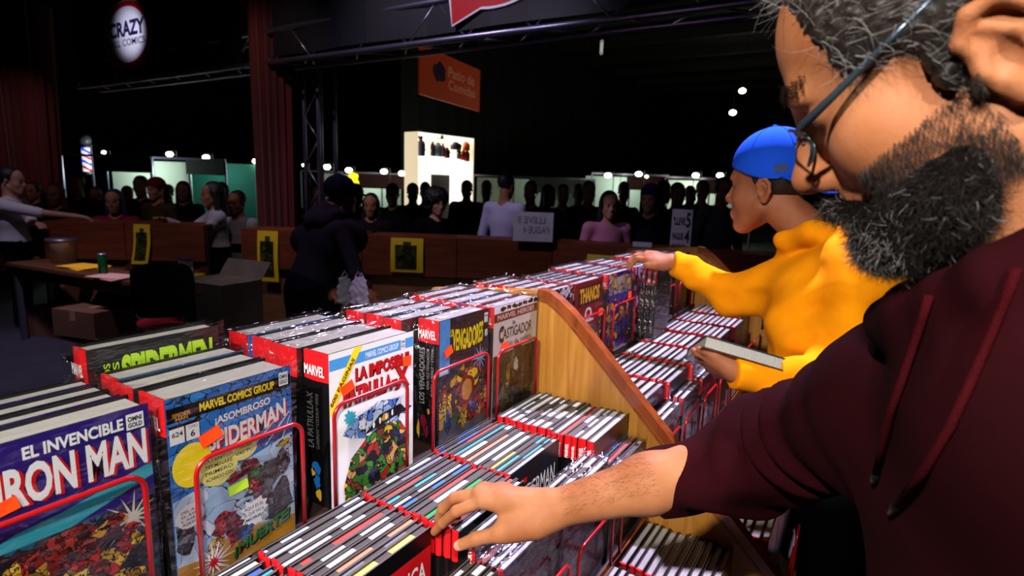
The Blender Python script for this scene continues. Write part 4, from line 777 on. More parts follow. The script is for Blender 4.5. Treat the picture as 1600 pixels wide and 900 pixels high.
# cheek stubble, eyebrow
def pick(cond, n):
    ix = np.nonzero(cond)[0]; return ix[NR.integers(0, len(ix), n)]
x_, y_, z_ = HLc.T; a_ = np.abs(y_)
ix = pick((x_ > 0.0) & (x_ < 0.085) & (x_ > 0.004) & (z_ < -0.010 - 0.26 * x_) & (z_ > -0.075) & (a_ > 0.03), 11000); d_ = HN[ix] * 0.35 + (HX.R @ np.array([0.15, 0, -1]))[None] + NR.normal(size=(len(ix), 3)) * 0.25; d_ /= np.linalg.norm(d_, axis=1)[:, None]
strands('cheek_stubble', HV[ix], d_, NR.uniform(0.004, 0.010, len(ix)), 0.00014, [m_hairb, m_hairbr], man, 3, (0, 0, -0.2), 0.2)
ix = pick((x_ > 0.078) & (z_ > 0.036) & (z_ < 0.047) & (a_ > 0.010) & (a_ < 0.050), 1600); d_ = HN[ix] * 0.3 + HX.R @ np.array([-0.25, 0, 0.15]) + np.sign(y_[ix])[:, None] * (HX.R @ np.array([0, 0.8, 0]))[None] + NR.normal(size=(len(ix), 3)) * 0.15; d_ /= np.linalg.norm(d_, axis=1)[:, None]
strands('eyebrow_hairs', HV[ix], d_, NR.uniform(0.006, 0.010, len(ix)), 0.00016, [m_hairb, m_hairbr], man, 3, (0, 0, 0), 0.1)
fa = (el - wr); tA = ((HV - wr) @ fa) / (fa @ fa); rad = np.linalg.norm(HV - wr - tA[:, None] * fa, axis=1)
ix = pick((tA > 0.05) & (tA < 0.5) & (rad < 0.06) & (HN @ _up > 0.1), 1100); d_ = -fa / np.linalg.norm(fa) + HN[ix] * 0.35 + NR.normal(size=(len(ix), 3)) * 0.35; d_ /= np.linalg.norm(d_, axis=1)[:, None]
strands('forearm_hairs', HV[ix], d_, NR.uniform(0.006, 0.012, len(ix)), 0.00010, [m_hairbr], man, 3, (0, 0, 0), 0.15)
ix = pick((x_ > 0.056) & (x_ < 0.070 + 0.16 * z_ * 0) & (z_ > 0.02) & (a_ > 0.015), 1500); d_ = (HX.R @ np.array([-0.75, 0, 0.15]))[None] + HN[ix] * 0.30 + NR.normal(size=(len(ix), 3)) * 0.30; d_ /= np.linalg.norm(d_, axis=1)[:, None]
strands('hairline_strands', HV[ix], d_, NR.uniform(0.010, 0.024, len(ix)), 0.00014, [m_hairb, m_hairg], man, 4, (0, 0, -0.2), 0.3)
# scalp hair: base shell and combed-back strands
hs = SDF(); hs.ell((-0.008, 0, 0.053), (0.1025, 0.0785, 0.0885), k=0.01, xf=HX); hs.ell((0.042, 0, 0.055), (0.061, 0.0665, 0.066), k=0.03, xf=HX)
hs.plane((0.062, 0, 0.03), (1.0, 0, -0.19), 0.008, HX); hs.plane((0.0, 0, 0.021), (0.05, 0, -1), 0.008, HX)
for s_ in (-1, 1): hs.cone((0.012, s_ * 0.066, 0.030), (0.0165, s_ * 0.0635, -0.004), 0.011, 0.008, k=0.01, xf=HX)
hs.ell((-0.075, 0, 0.0), (0.035, 0.058, 0.05), k=0.02, xf=HX)
hs.warp = lambda P, D: D + 0.0022 * np.sin(P[..., 0] * 420 + 2 * np.sin(P[..., 2] * 300)) * np.sin(P[..., 2] * 380 + P[..., 1] * 200)
hsm = hs.mesh('hair', 0.003, [m_hairb]); ho = link('hair', hsm, man); ho['label'] = 'short black and grey hair'
V_, N_ = vn(hsm); sel = NR.choice(len(V_), 11000); lc = (V_[sel] - HX.o) @ HX.R / HX.s; dr = (HX.R @ np.array([-0.9, 0, 0.15]))[None] + N_[sel] * 0.30 + NR.normal(size=(11000, 3)) * 0.30 + (HX.R @ np.array([0, 0, -0.5]))[None] * (lc[:, 2:3] < 0.06); dr /= np.linalg.norm(dr, axis=1)[:, None]
gp = np.clip(0.15 + 6.0 * (lc[:, 0] - 0.0), 0.12, 0.55); gy = NR.random(11000) < gp
for msk, mm, nm in ((~gy, m_hairb, 'black_hair_strands'), (gy, m_hairg, 'grey_hair_strands')): strands(nm, V_[sel][msk], dr[msk], NR.uniform(0.014, 0.034, msk.sum()), 0.00016, [mm], man, 5, (0, 0, -0.3), 0.30)
rt = np.array([HX((0.062 + NR.uniform(-0.01, 0.01), NR.uniform(-0.05, 0.03), 0.112 + NR.uniform(-0.006, 0.006))) for _ in range(90)]); dr = np.array([HX.R @ np.array([0.9, NR.uniform(-0.2, 0.2), 0.35]) for _ in range(90)]); dr /= np.linalg.norm(dr, axis=1)[:, None]
strands('stray_forelock', rt, dr, NR.uniform(0.02, 0.045, 90), 0.00013, [m_hairg, m_hairb], man, 6, (0, 0, -1.1), 0.2)
# hoodie
H = SDF(); cf = atd(1030, 754, 0.852)
def hood_w(P, D):
    ax = (el - sh) / np.linalg.norm(el - sh); t = (P - el) @ ax; g = np.exp(-((P - el) ** 2).sum(-1) / 0.14 ** 2); side = P @ np.array([3.0, -6.0, 9.0])
    D = D - 0.014 * g * np.clip(1.2 - np.abs((P - cf) @ ((cf - el) / np.linalg.norm(cf - el))) * 0 , 0, 1) * np.clip(((P - cf) ** 2).sum(-1) / 0.06 ** 2 - 0.2, 0, 1) * np.sin(t * 105 + 2.2 * np.sin(side * 2.2) + 1.4 * np.sin(side * 4.1 + 1)) 
    q = P * 24; return D - 0.004 * np.clip(((P - cf) ** 2).sum(-1) / 0.09 ** 2 - 0.5, 0, 1) * np.sin(q[..., 0] + 1.5 * np.sin(q[..., 2] * 0.5)) * np.sin(q[..., 2] * 0.8 + q[..., 1])
H.warp = hood_w
H.cone(cf, el, 0.0495, 0.061, k=0.03); H.cone(el, sh, 0.064, 0.086, k=0.05); H.ell(el + np.array([0.01, -0.005, -0.010]), (0.064, 0.060, 0.060), k=0.03)
TL = rotm((-0.85, -0.52, 0.0))
H.ell((0.185, 0.560, 1.27), (0.125, 0.20, 0.21), TL, k=0.08); H.ell((0.25, 0.53, 1.02), (0.150, 0.195, 0.24), TL, k=0.08); H.cone(sh + np.array([0.02, -0.02, 0.0]), (0.215, 0.37, 1.41), 0.085, 0.085, k=0.08)
ls = np.array([0.25, 0.36, 1.38]); le = np.array([0.40, 0.28, 1.12]); lw = np.array([0.26, 0.36, 0.93]); H.cone(ls, le, 0.082, 0.07, k=0.05); H.cone(le, lw, 0.066, 0.052, k=0.03)
H.cone((0.25, 0.53, 0.86), (0.25, 0.53, 0.82), 0.155, 0.15, k=0.02)
# hood lying round the neck
hp = [atd(1395, 500, 0.52), atd(1440, 482, 0.46), atd(1500, 462, 0.41), atd(1560, 430, 0.375), atd(1640, 400, 0.355), np.array([0.20, 0.48, 1.56]), np.array([0.235, 0.58, 1.55]), np.array([0.20, 0.66, 1.53]), np.array([0.12, 0.68, 1.49]), atd(1395, 500, 0.56)]
for a, b_ in zip(hp, hp[1:]): H.cone(a, b_, 0.021, 0.021, k=0.015)
H.ell((0.155, 0.505, 1.452), (0.115, 0.15, 0.088), TL, k=0.05); H.ell(NB + np.array([0.13, -0.005, -0.05]), (0.06, 0.11, 0.09), k=0.05)
ad = (cf - el) / np.linalg.norm(cf - el); H.plane(cf + ad * 0.012, ad, 0.006)
hm = H.mesh('hoodie', 0.0042, [m_mar]); hd = link('hoodie', hm, man); hd['label'] = 'maroon hooded sweatshirt'
m_cord = mat('drawstring', '#34080d', 0.95, spec=0.03, bump=(700, 0.5))
HVv, HNn = vn(hm)
def on_hoodie(px, py):
    d = ray(px, py); d = d / np.linalg.norm(d); q = HVv - CAM; t = q @ d; r2 = ((q - t[:, None] * d) ** 2).sum(1); ok = (t > 0.1) & (r2 < 0.006 ** 2)
    if not ok.any(): ok = r2 < np.sort(r2)[20]
    tt = t[ok].min(); return CAM + d * (tt - 0.003)
for px in (((1452, 462), (1440, 500), (1425, 545), (1410, 590), (1392, 640), (1380, 690), (1368, 740)), ((1590, 418), (1570, 470), (1545, 530), (1515, 600), (1485, 665), (1440, 740), (1400, 790))):
    mb = MB(); P_ = [on_hoodie(*p) for p in px]; mb.tube(P_, 0.0029, m_cord, 8); dc = mb.build('drawstring', hd, True)
    mb = MB(); mb.tube([P_[-1], P_[-1] + (P_[-1] - P_[-2]) * 0.25], 0.0033, m_blk, 8); mb.build('drawstring_tip', hd, True)
# trousers, shoes, left hand
Tr = SDF(); Tr.ell((0.27, 0.52, 0.88), (0.13, 0.18, 0.12), TL, k=0.05)
for q in ((0.30, 0.43), (0.27, 0.63)): Tr.cone((q[0], q[1], 0.84), (q[0] - 0.01, q[1], 0.47), 0.092, 0.068, k=0.04); Tr.cone((q[0] - 0.01, q[1], 0.47), (q[0] + 0.02, q[1], 0.08), 0.066, 0.052, k=0.03)
link('trousers', Tr.mesh('trousers', 0.012, [m_jean]), man)
for q in ((0.32, 0.43), (0.29, 0.63)):
    Sh = SDF(); Sh.ell((q[0] - 0.05, q[1], 0.045), (0.135, 0.048, 0.044), k=0.02); Sh.ell((q[0] + 0.01, q[1], 0.075), (0.06, 0.045, 0.05), k=0.03); Sh.plane((0, 0, 0.002), (0, 0, -1)); link('shoe', Sh.mesh('shoe', 0.008, [m_shoe]), man)
# eyeglasses
gl = thing('eyeglasses', 'thin dark-framed eyeglasses low on the bearded man\'s nose', 'eyeglasses', tuple(HX((0.1, 0, 0))))
m_frame = mat('spectacle_frame', '#3a4650', 0.25, metal=0.6); m_lens = bpy.data.materials.new('spectacle_lens'); m_lens.use_nodes = True
nt = m_lens.node_tree; nt.nodes.clear(); oo = nt.nodes.new('ShaderNodeOutputMaterial'); t1 = nt.nodes.new('ShaderNodeBsdfTransparent'); t2 = nt.nodes.new('ShaderNodeBsdfGlossy'); t2.inputs[1].default_value = 0.02; t3 = nt.nodes.new('ShaderNodeMixShader'); t3.inputs[0].default_value = 0.08; nt.links.new(t1.outputs[0], t3.inputs[1]); nt.links.new(t2.outputs[0], t3.inputs[2]); nt.links.new(t3.outputs[0], oo.inputs[0])
g0 = HX((0.1, 0, 0)); GP = lambda p: HX(p) - g0
for s_ in (-1, 1):
    ring = [(0.116 - 0.010 * math.cos(a) ** 2 - 0.006 * (0.5 + 0.5 * s_ * math.cos(a) * s_), s_ * 0.0325 + 0.0235 * math.cos(a), 0.004 + 0.0155 * math.sin(a)) for a in np.linspace(0, 2 * math.pi, 28, endpoint=False)]
    mb = MB(); mb.tube([GP(p) for p in ring], 0.0012, m_frame, 6, closed=True); rim = mb.build('rim', gl, True)
    mb = MB(); mb.poly([GP(p) for p in ring], m_lens); mb.build('lens', rim)
    hx = (0.104, s_ * 0.058, 0.012); mb = MB(); pts = [hx, (0.098, s_ * 0.069, 0.014), (0.070, s_ * 0.0725, 0.0215), (0.035, s_ * 0.0755, 0.0315), (0.0, s_ * 0.0775, 0.042)]; mb.tube([GP(p) for p in pts], [0.0030, 0.0036, 0.0028, 0.0026, 0.0026], m_frame, 8)
    mb.tube([GP(p) for p in ((0.0, s_ * 0.0775, 0.042), (-0.025, s_ * 0.0775, 0.036), (-0.034, s_ * 0.077, 0.010))], 0.0026, m_frame, 8); mb.build('temple', gl, True)
mb = MB(); mb.tube([GP(p) for p in ((0.112, -0.010, 0.006), (0.119, 0, 0.010), (0.112, 0.010, 0.006))], 0.0013, m_frame, 6); mb.build('bridge', gl, True)
# ------------------------------------------------------------------ boy in yellow hoodie and blue cap
sk_boy = skin('brown', '#8e5638', '#7c482c'); m_yel2 = cloth('mustard', '#e08a08', '#d07c06'); m_capb = cloth('royal_blue', '#1a52d8', '#164ac8', 500)
BX = XF(atd(1200, 294, 1.66) + np.array([0.0, 0.075, 0.0]), rotm((-0.95, 0.28, -0.10)), 1.08)
S = SDF(); head(S, BX, 0, 1, 1); nb = np.array(atd(1275, 375, 1.66))
S.cone(BX((-0.025, 0, -0.05)), nb, 0.056, 0.062, k=0.03)
shR = atd(1245, 440, 1.72); elR = atd(1150, 462, 1.82); wrR = atd(1052, 410, 1.92)
S.cone(nb, shR, 0.05, 0.05, k=0.03); S.cone(shR, elR, 0.042, 0.036, k=0.02); S.cone(elR, wrR, 0.036, 0.025, k=0.02)
k_ = [atd(1013, 407, 1.93), atd(1010, 402, 1.95), atd(1012, 398, 1.975), atd(1018, 397, 2.0)]
tp = [[atd(996, 404, 1.95), atd(988, 412, 1.96), atd(983, 420, 1.965)], [atd(993, 400, 1.975), atd(984, 408, 1.98), atd(980, 417, 1.985)], [atd(997, 398, 2.0), atd(988, 405, 2.005), atd(984, 413, 2.01)], [atd(1004, 398, 2.02), atd(997, 404, 2.025), atd(993, 410, 2.03)]]
hand(S, wrR, k_, tp, [atd(1035, 415, 1.92), atd(1022, 416, 1.915), atd(1013, 415, 1.92), atd(1008, 414, 1.925)])
shL = atd(1345, 430, 1.48); elL = atd(1305, 600, 1.42); wrL = atd(1150, 582, 1.40)
S.cone(nb, shL, 0.05, 0.05, k=0.03); S.cone(shL, elL, 0.042, 0.036, k=0.02); S.cone(elL, wrL, 0.036, 0.025, k=0.02)
k_ = [atd(1108, 560, 1.42), atd(1112, 568, 1.44), atd(1115, 575, 1.46), atd(1120, 582, 1.48)]
tp = [[atd(1090, 552, 1.43), atd(1085, 549, 1.45), atd(1083, 546, 1.47)], [atd(1095, 560, 1.46), atd(1090, 556, 1.48), atd(1090, 552, 1.49)], [atd(1100, 568, 1.48), atd(1096, 564, 1.50), atd(1097, 560, 1.51)], [atd(1107, 577, 1.50), atd(1104, 573, 1.51), atd(1104, 570, 1.52)]]
hand(S, wrL, k_, tp, [atd(1135, 570, 1.40), atd(1118, 556, 1.40), atd(1103, 549, 1.41), atd(1093, 546, 1.42)])
boy = link('person', S.mesh('body', 0.0045, [sk_boy, m_lip])); tag(boy, 'boy in a mustard-yellow hoodie and backward blue cap holding a book', 'person'); eyes(boy, BX)
hs = SDF(); hs.ell((-0.018, 0, 0.045), (0.098, 0.0785, 0.085), k=0.01, xf=BX); hs.plane((0.055, 0, 0.0), (1, 0, 0), 0.005, BX); hs.plane((0.0, 0, -0.012), (0.75, 0, -0.65), 0.005, BX); hs.plane((0, 0, 0.09), (0, 0, 1), 0.004, BX); ho = link('hair', hs.mesh('hair', 0.005, [m_hairb]), boy)
# cap: crown with brim to the back, panel seams and button
cp = SDF(); cp.ell((-0.006, 0, 0.062), (0.114, 0.094, 0.104), k=0.01, xf=BX); cp.plane((0.05, 0, 0.046), (0.40, 0, -0.92), 0.004, BX)
cp.ell((-0.004, 0, 0.030), (0.104, 0.084, 0.11), k=0.004, sub=True, xf=BX)
cpo = link('cap_crown', cp.mesh('cap_crown', 0.004, [m_capb]), boy); cpo['label'] = 'blue cap crown'
cb = SDF(); Rb = np.array([[math.cos(0.50), 0, math.sin(0.50)], [0, 1, 0], [-math.sin(0.50), 0, math.cos(0.50)]]); cb.ell((-0.115, 0, 0.000), (0.100, 0.090, 0.010), np.array([[0.91, 0, -0.41], [0, 1, 0], [0.41, 0, 0.91]]), k=0.01, xf=BX); link('cap_brim', cb.mesh('cap_brim', 0.004, [m_capb]), cpo)
mb = MB(); mb.lathe([(0.0, 0.008), (0.006, 0.006), (0.009, 0.0)], m_capb, 12, Matrix.Translation(Vector(BX((-0.006, 0, 0.165))))); mb.build('cap_button', cpo, True)
for k in range(3):
    mb = MB(); a = k * math.pi / 3 + 0.3; pts = []
    for j in range(17):
        t = -1.15 + 2.3 * j / 16; p = (-0.006 + 0.1148 * math.sin(t) * math.cos(a), 0.0946 * math.sin(t) * math.sin(a), 0.062 + 0.1046 * math.cos(t)); pts.append(BX(p))
    mb.tube(pts, 0.0009, m_capb, 5); mb.build('cap_seam', cpo, True)
mb = MB(); pp = [(-0.075 + 0.03 * u, 0.0, 0.035 + 0.022 * v) for u, v in ((0, 0), (1, 0), (1, 1), (0, 1))]
def capsurf(x, z): q = 1 - ((x + 0.006) / 0.1145) ** 2 - ((z - 0.062) / 0.1045) ** 2; return BX((x, 0.0968 * math.sqrt(max(q, 0)), z))
mb.poly([capsurf(p[0], p[2]) for p in pp], mat('cap_patch', '#24386a', 0.7)); mb.build('cap_patch', cpo)
H = SDF(); _fb = fold(0.010, 27, 0.5)
def boy_w(P, D):
    D2 = _fb(P, D); g = np.minimum(np.clip(((P - wrR) ** 2).sum(-1) / 0.07 ** 2 - 0.3, 0, 1), np.clip(((P - wrL) ** 2).sum(-1) / 0.07 ** 2 - 0.3, 0, 1)); return D + (D2 - D) * g
H.warp = boy_w
H.cone(wrR + (elR - wrR) * 0.02, elR, 0.041, 0.056, k=0.03); H.cone(elR, shR, 0.060, 0.085, k=0.04)
H.cone(wrL + (elL - wrL) * 0.0, elL, 0.042, 0.058, k=0.03); H.cone(elL, shL, 0.062, 0.085, k=0.04)
TB = rotm((-0.92, 0.35, 0.0)); ch = (shR + shL) / 2
H.cone(shR, shL, 0.085, 0.085, k=0.07); H.ell(ch + np.array([0.0, 0.01, -0.14]), (0.125, 0.19, 0.20), TB, k=0.08); H.ell(ch + np.array([0.06, 0.0, -0.36]), (0.13, 0.18, 0.18), TB, k=0.08)
hp = [nb + TB @ np.array(v) for v in ((0.07, 0.035, -0.055), (0.045, 0.085, -0.01), (-0.03, 0.10, 0.025), (-0.10, 0.06, 0.03), (-0.125, 0.0, 0.03), (-0.10, -0.06, 0.03), (-0.03, -0.10, 0.02), (0.045, -0.085, -0.01), (0.07, -0.03, -0.055))]
for a, b_ in zip(hp, hp[1:]): H.cone(a, b_, 0.030, 0.030, k=0.02)
H.ell(nb + TB @ np.array((-0.13, 0, -0.03)), (0.07, 0.12, 0.09), TB, k=0.05)
for w__, e_ in ((wrR, elR), (wrL, elL)):
    ad = (w__ - e_) / np.linalg.norm(w__ - e_); H.plane(w__ + ad * 0.008, ad, 0.004)
hbo = link('hoodie', H.mesh('hoodie', 0.0052, [m_yel2]), boy); hbo['label'] = 'mustard-yellow hooded sweatshirt'
mb = MB(); z0 = nb + TB @ np.array((0.085, 0.02, -0.07)); mb.tube([z0, z0 + TB @ np.array((0.03, 0.0, -0.10)), z0 + TB @ np.array((0.035, 0.0, -0.22))], 0.004, m_blk, 6); mb.build('zip', hbo, True)
Tr = SDF(); pc = np.array([ch[0] + 0.10, ch[1], 0.0]); Tr.ell(pc + np.array([0, 0, 0.90]), (0.13, 0.17, 0.14), TB, k=0.05)
for s_ in (-1, 1):
    q = pc + TB @ np.array((0, 0.09 * s_, 0)); Tr.cone(q + np.array((0, 0, 0.85)), q + np.array((0.03, 0, 0.46)), 0.085, 0.062, k=0.03); Tr.cone(q + np.array((0.03, 0, 0.46)), q + np.array((0.12, 0, 0.08)), 0.062, 0.048, k=0.03)
link('trousers', Tr.mesh('trousers', 0.012, [m_jean]), boy)
for s_ in (-1, 1):
    q = pc + TB @ np.array((0, 0.09 * s_, 0)) + np.array((0.12, 0, 0)); Sh = SDF(); Sh.ell(q + TB @ np.array((0.06, 0, 0)) + np.array((0, 0, 0.045)), (0.13, 0.046, 0.044), TB, k=0.02); Sh.ell(q + np.array((0, 0, 0.075)), (0.055, 0.045, 0.05), TB, k=0.03); Sh.plane((0, 0, 0.002), (0, 0, -1)); link('shoe', Sh.mesh('shoe', 0.009, [m_shoe]), boy)
# the book in his hand
A_ = atd(1103, 524, 1.39); e1 = atd(1044, 526, 1.50) - A_; e2 = atd(1216, 557, 1.37) - A_
u1 = e2 / np.linalg.norm(e2); v1 = e1 - u1 * (e1 @ u1); v1 /= np.linalg.norm(v1); n1 = np.cross(u1, v1); n1 = n1 if n1[2] > 0 else -n1
hb = thing('hardcover_book', 'closed dark hardcover held flat by the boy in yellow', 'book', tuple(A_))
def obox(mb, c0, dims, m): 
    M = Matrix(((u1[0], v1[0], n1[0], 0), (u1[1], v1[1], n1[1], 0), (u1[2], v1[2], n1[2], 0), (0, 0, 0, 1))); mb.box(c0, (c0[0] + dims[0], c0[1] + dims[1], c0[2] + dims[2]), m, M)
L1, L2 = 0.185, 0.26
L1, L2 = max(0.17, float(np.linalg.norm(e1))), max(0.19, float(np.linalg.norm(e2)))
mb = MB(); obox(mb, (0, 0, -0.002), (L2, L1, 0.003), m_dkg); mb.build('front_cover', hb); mb = MB(); obox(mb, (0, 0, -0.031), (L2, L1, 0.003), m_brn); obox(mb, (0, L1 - 0.003, -0.031), (L2, 0.003, 0.031), m_dkg); mb.build('back_cover', hb)
mb = MB(); obox(mb, (0.004, 0.004, -0.028), (L2 - 0.008, L1 - 0.008, 0.026), m_page); mb.build('pages', hb); mb = MB(); obox(mb, (0.10, 0.03, -0.0317), (0.03, 0.02, 0.0005), m_orange); mb.build('price_sticker', hb)
# ================================================================== BACKGROUND
m_bwood = mat_wood('counter_brown_wood', '#5a2408', '#7a3810', 0.55, (3, 3, 25)); m_bwood2 = mat_wood('counter_plywood', '#6a4222', '#80562e', 0.6, (3, 3, 25)); m_bpost = mat_wood('counter_post_wood', '#4a1c06', '#5e280a', 0.5, (20, 20, 3))
def P2(x, y, z=1.1): p = atz(x, y, z); return np.array([p[0], p[1]])
CP = [P2(65, 345), P2(318, 352), P2(375, 357), P2(565, 367), P2(864, 378), P2(1190, 399), P2(1420, 412)]
class Fr:   # frame along a counter: s along, n towards the viewer
    def __init__(s, a, b): s.a = a; d = b - a; s.L = float(np.linalg.norm(d)); s.d = d / s.L; s.n = np.array([s.d[1], -s.d[0]])
    def __call__(s, u, n, z): p = s.a + s.d * u + s.n * n; return np.array([p[0], p[1], z])
    def u_of(s, px, py):    # parameter where the pixel's sight line meets the front face plane
        r = ray(px, py); q = np.array([s.n[0], s.n[1]]); t = (s.a @ q) / (r[:2] @ q); p = CAM + r * t; return float((p[:2] - s.a) @ s.d), float(p[2])
    def box(s, mb, u0, u1, n0, n1, z0, z1, m):
        c = [s(u, n, z) for z in (z0, z1) for u, n in ((u0, n1), (u1, n1), (u1, n0), (u0, n0))]
        i = len(mb.v); mb.v += [tuple(p) for p in c]
        for q in ((0, 3, 2, 1), (4, 5, 6, 7), (0, 1, 5, 4), (1, 2, 6, 5), (2, 3, 7, 6), (3, 0, 4, 7)): mb.f.append([i + a for a in q]); mb.m.append(mb.slot(m))
def counter(a, b, label, nb=2, ledge=True):
    f = Fr(a, b); o0 = f(0, 0, 0); t = thing('wooden_counter', label, 'counter', tuple(o0), 0, 'brown wooden counters')
    def part(nm, u0, u1, n0, n1, z0, z1, m): mb = MB(); f.box(mb, u0, u1, n0, n1, z0, z1, m); mb.v = [tuple(np.array(v) - o0) for v in mb.v]; return mb.build(nm, t)
    for k in range(nb): part('upper_board', f.L * k / nb + 0.004, f.L * (k + 1) / nb - 0.004, -0.03, 0.0, 0.73, 1.1, m_bwood); part('lower_board', f.L * k / nb + 0.01, f.L * (k + 1) / nb - 0.01, -0.07, -0.05, 0.02, 0.74, m_bwood2)
    for k in range(nb + 1): u = min(max(f.L * k / nb, 0.04), f.L - 0.04); part('post', u - 0.035, u + 0.035, -0.10, -0.03, 0.0, 1.09, m_bpost)
    part('shelf_board', 0, f.L, -0.40, -0.03, 1.08, 1.1, m_bwood); return f
FA = counter(CP[0], CP[1], 'left wooden counter behind the cluttered table', 2); FB = counter(CP[2], CP[3], 'wooden counter behind the man in the dark hoodie', 2); FC = counter(CP[3], CP[4], 'wooden counter with a yellow poster between hoodie man and paper sign', 2); FD = counter(CP[4], CP[5] + (CP[5] - CP[4]) * 0.4, 'wooden counter behind the boy in yellow', 2)
# yellow posters hung over the counters
m_post = mat('poster_yellow', '#d8b808', 0.6); m_pink = mat('poster_ink', '#2a2a10', 0.7)
def poster(F_, corners, label, bend=0.0):
    (u0, z0), (u1, _) = F_.u_of(*corners[0]), F_.u_of(*corners[1]); _, zb = F_.u_of(*corners[2]); t = thing('yellow_poster', label, 'poster', tuple(F_((u0 + u1) / 2, 0.01, zb)), 0, 'yellow posters on the counters'); o0 = np.array(t.location)
    mb = MB(); n = 10; rows = [(z0, -0.06)] + [(z0 + (zb - z0) * k / n, 0.008 + 0.02 * math.sin(2.5 * k / n)) for k in range(n + 1)]
    def pt(u, k): z, nn = rows[k]; sh_ = bend * max(0, (k - 5) / n) ** 1.5; return F_(u + sh_, nn, z) - o0
    for k in range(n + 1): mb.poly([pt(u0, k + 1), pt(u1, k + 1), pt(u1, k), pt(u0, k)], m_post)
    sh_o = mb.build('sheet', t); mb = MB(); r = random.Random(int(u0 * 100))
    def q(u, k, e=0.004): p = pt(u, k); return p + np.array([F_.n[0], F_.n[1], 0]) * e
    w_ = u1 - u0; mart = mat_art('art_poster', ['#1c2010', '#2a3014', '#3a4018', '#16180c', '#4a4a10'], 26, 1.2, 4.0, 0.05)
    for k in range(3, n): mb.poly([q(u0 + w_ * 0.14, k + 1), q(u0 + w_ * 0.80, k + 1), q(u0 + w_ * 0.80, k), q(u0 + w_ * 0.14, k)], mart)
    mb.poly([q(u0 + w_ * 0.38, 3), q(u0 + w_ * 0.62, 3), q(u0 + w_ * 0.62, 2), q(u0 + w_ * 0.38, 2)], m_pink); mb.build('printed_block', sh_o)
poster(FA, ((209, 350), (235, 350), (209, 412)), 'narrow yellow poster curling on the left counter', -0.10); poster(FB, ((403, 360), (435, 362), (403, 438)), 'tall yellow poster left of the man in the dark hoodie'); poster(FC, ((611, 371), (662, 373), (611, 424)), 'square yellow poster right of the man in the dark hoodie'); poster(FD, ((918, 397), (980, 403), (918, 440)), 'yellow poster behind the boy\'s outstretched hand')
# paper signs standing on the counters
m_paper = mat('white_paper', '#c8c6d0', 0.7, noise=(5, '#b4b2be')); m_ghost = mat('show_through_print', '#8f8e98', 0.8); m_ink = mat('black_ink', '#15151a', 0.6); m_acr = mat('sign_holder_red', '#7a1414', 0.3)
def sign(F_, c, lines, label, ink, mirror=False, holder=False, off=-0.12):
    (u0, z1), (u1, _), (_, z0) = F_.u_of(*c[0]), F_.u_of(*c[1]), F_.u_of(*c[2]); z0 = max(z0, 1.102) if not holder else 1.102; t = thing('paper_sign', label, 'sign', tuple(F_((u0 + u1) / 2, off, z0)), 0, 'paper signs on the counters'); o0 = np.array(t.location)
    mb = MB(); F_.box(mb, u0, u1, off - 0.004, off, z0, z1, m_paper); mb.v = [tuple(np.array(v) - o0) for v in mb.v]; sh_o = mb.build('sheet', t)
    mb = MB(); fn = (lambda u, v: F_(u1 + u0 - u, off + 0.002, v) - o0) if mirror else (lambda u, v: F_(u, off + 0.002, v) - o0)
    W_, H_ = u1 - u0, z1 - z0
    for s_, x0, y0, x1, y1 in lines: put_text(mb, s_, fn, (u0 + x0 * W_, z0 + y0 * H_, u0 + x1 * W_, z0 + y1 * H_), ink, 0.02)
    if lines: mb.build('lettering', sh_o)
    if holder: mb = MB(); F_.box(mb, u0, u1, off - 0.03, off + 0.03, 1.1, 1.125, m_acr); mb.v = [tuple(np.array(v) - o0) for v in mb.v]; mb.build('base', t)
sign(FC, ((803, 330), (865, 331), (803, 386)), [('LLEVE 5', 0.2, 0.62, 0.9, 0.85), ('PAGUE 4', 0.1, 0.28, 0.75, 0.52)], 'blank-looking white sign with faint reversed lettering', m_ghost, True, False, 0.05)
sign(FD, ((1050, 327), (1083, 328), (1047, 387)), [('"LLEVE', 0.08, 0.60, 0.66, 0.80), ('5', 0.70, 0.55, 0.92, 0.92), ('PAGUE', 0.08, 0.22, 0.62, 0.40), ('4', 0.68, 0.15, 0.92, 0.48), ('EN TITULOS', 0.10, 0.06, 0.75, 0.12)], 'white sign with black lettering in a red-based holder left of the boy', m_ink, False, True)
sign(FD, ((988, 378), (1018, 379), (988, 390)), [], 'small plain white card on the counter', m_ink, False, False, -0.05)
# ------------------------------------------------------------------ truss, banners, drapes
m_alu = mat('truss_aluminium', '#8a88a0', 0.35, metal=0.9); FY = 3.85; FZ = float(np.mean([aty(470, 92, FY)[2], aty(1180, 0, FY)[2]]))
tr = thing('lighting_truss', 'horizontal aluminium lighting truss under the banners', 'truss', (-4.0, FY, FZ))
x0, x1 = -9.6 + 4.0, 2.6 + 4.0
ch_ = [(0.0, 0.0), (0.0, 0.30), (0.29, 0.0), (0.29, 0.30)]
for i, (dy, dz) in enumerate(ch_): mb = MB(); mb.tube([(x0, dy, dz - (0.0)), (x1, dy, dz)], 0.026, m_alu, 10); mb.build('chord', tr, True)
for k in range(40):
    xa = x0 + k * (x1 - x0) / 40; xb = x0 + (k + 1) * (x1 - x0) / 40
    for (p, q) in (((0, 0), (0.29, 0)), ((0, 0), (0, 0.30))):
        a, c = (p, q) if k % 2 == 0 else (q, p); mb = MB(); mb.tube([(xa, a[0], a[1]), (xb, c[0], c[1])], 0.009, m_alu, 6); mb.build('brace', tr, True)
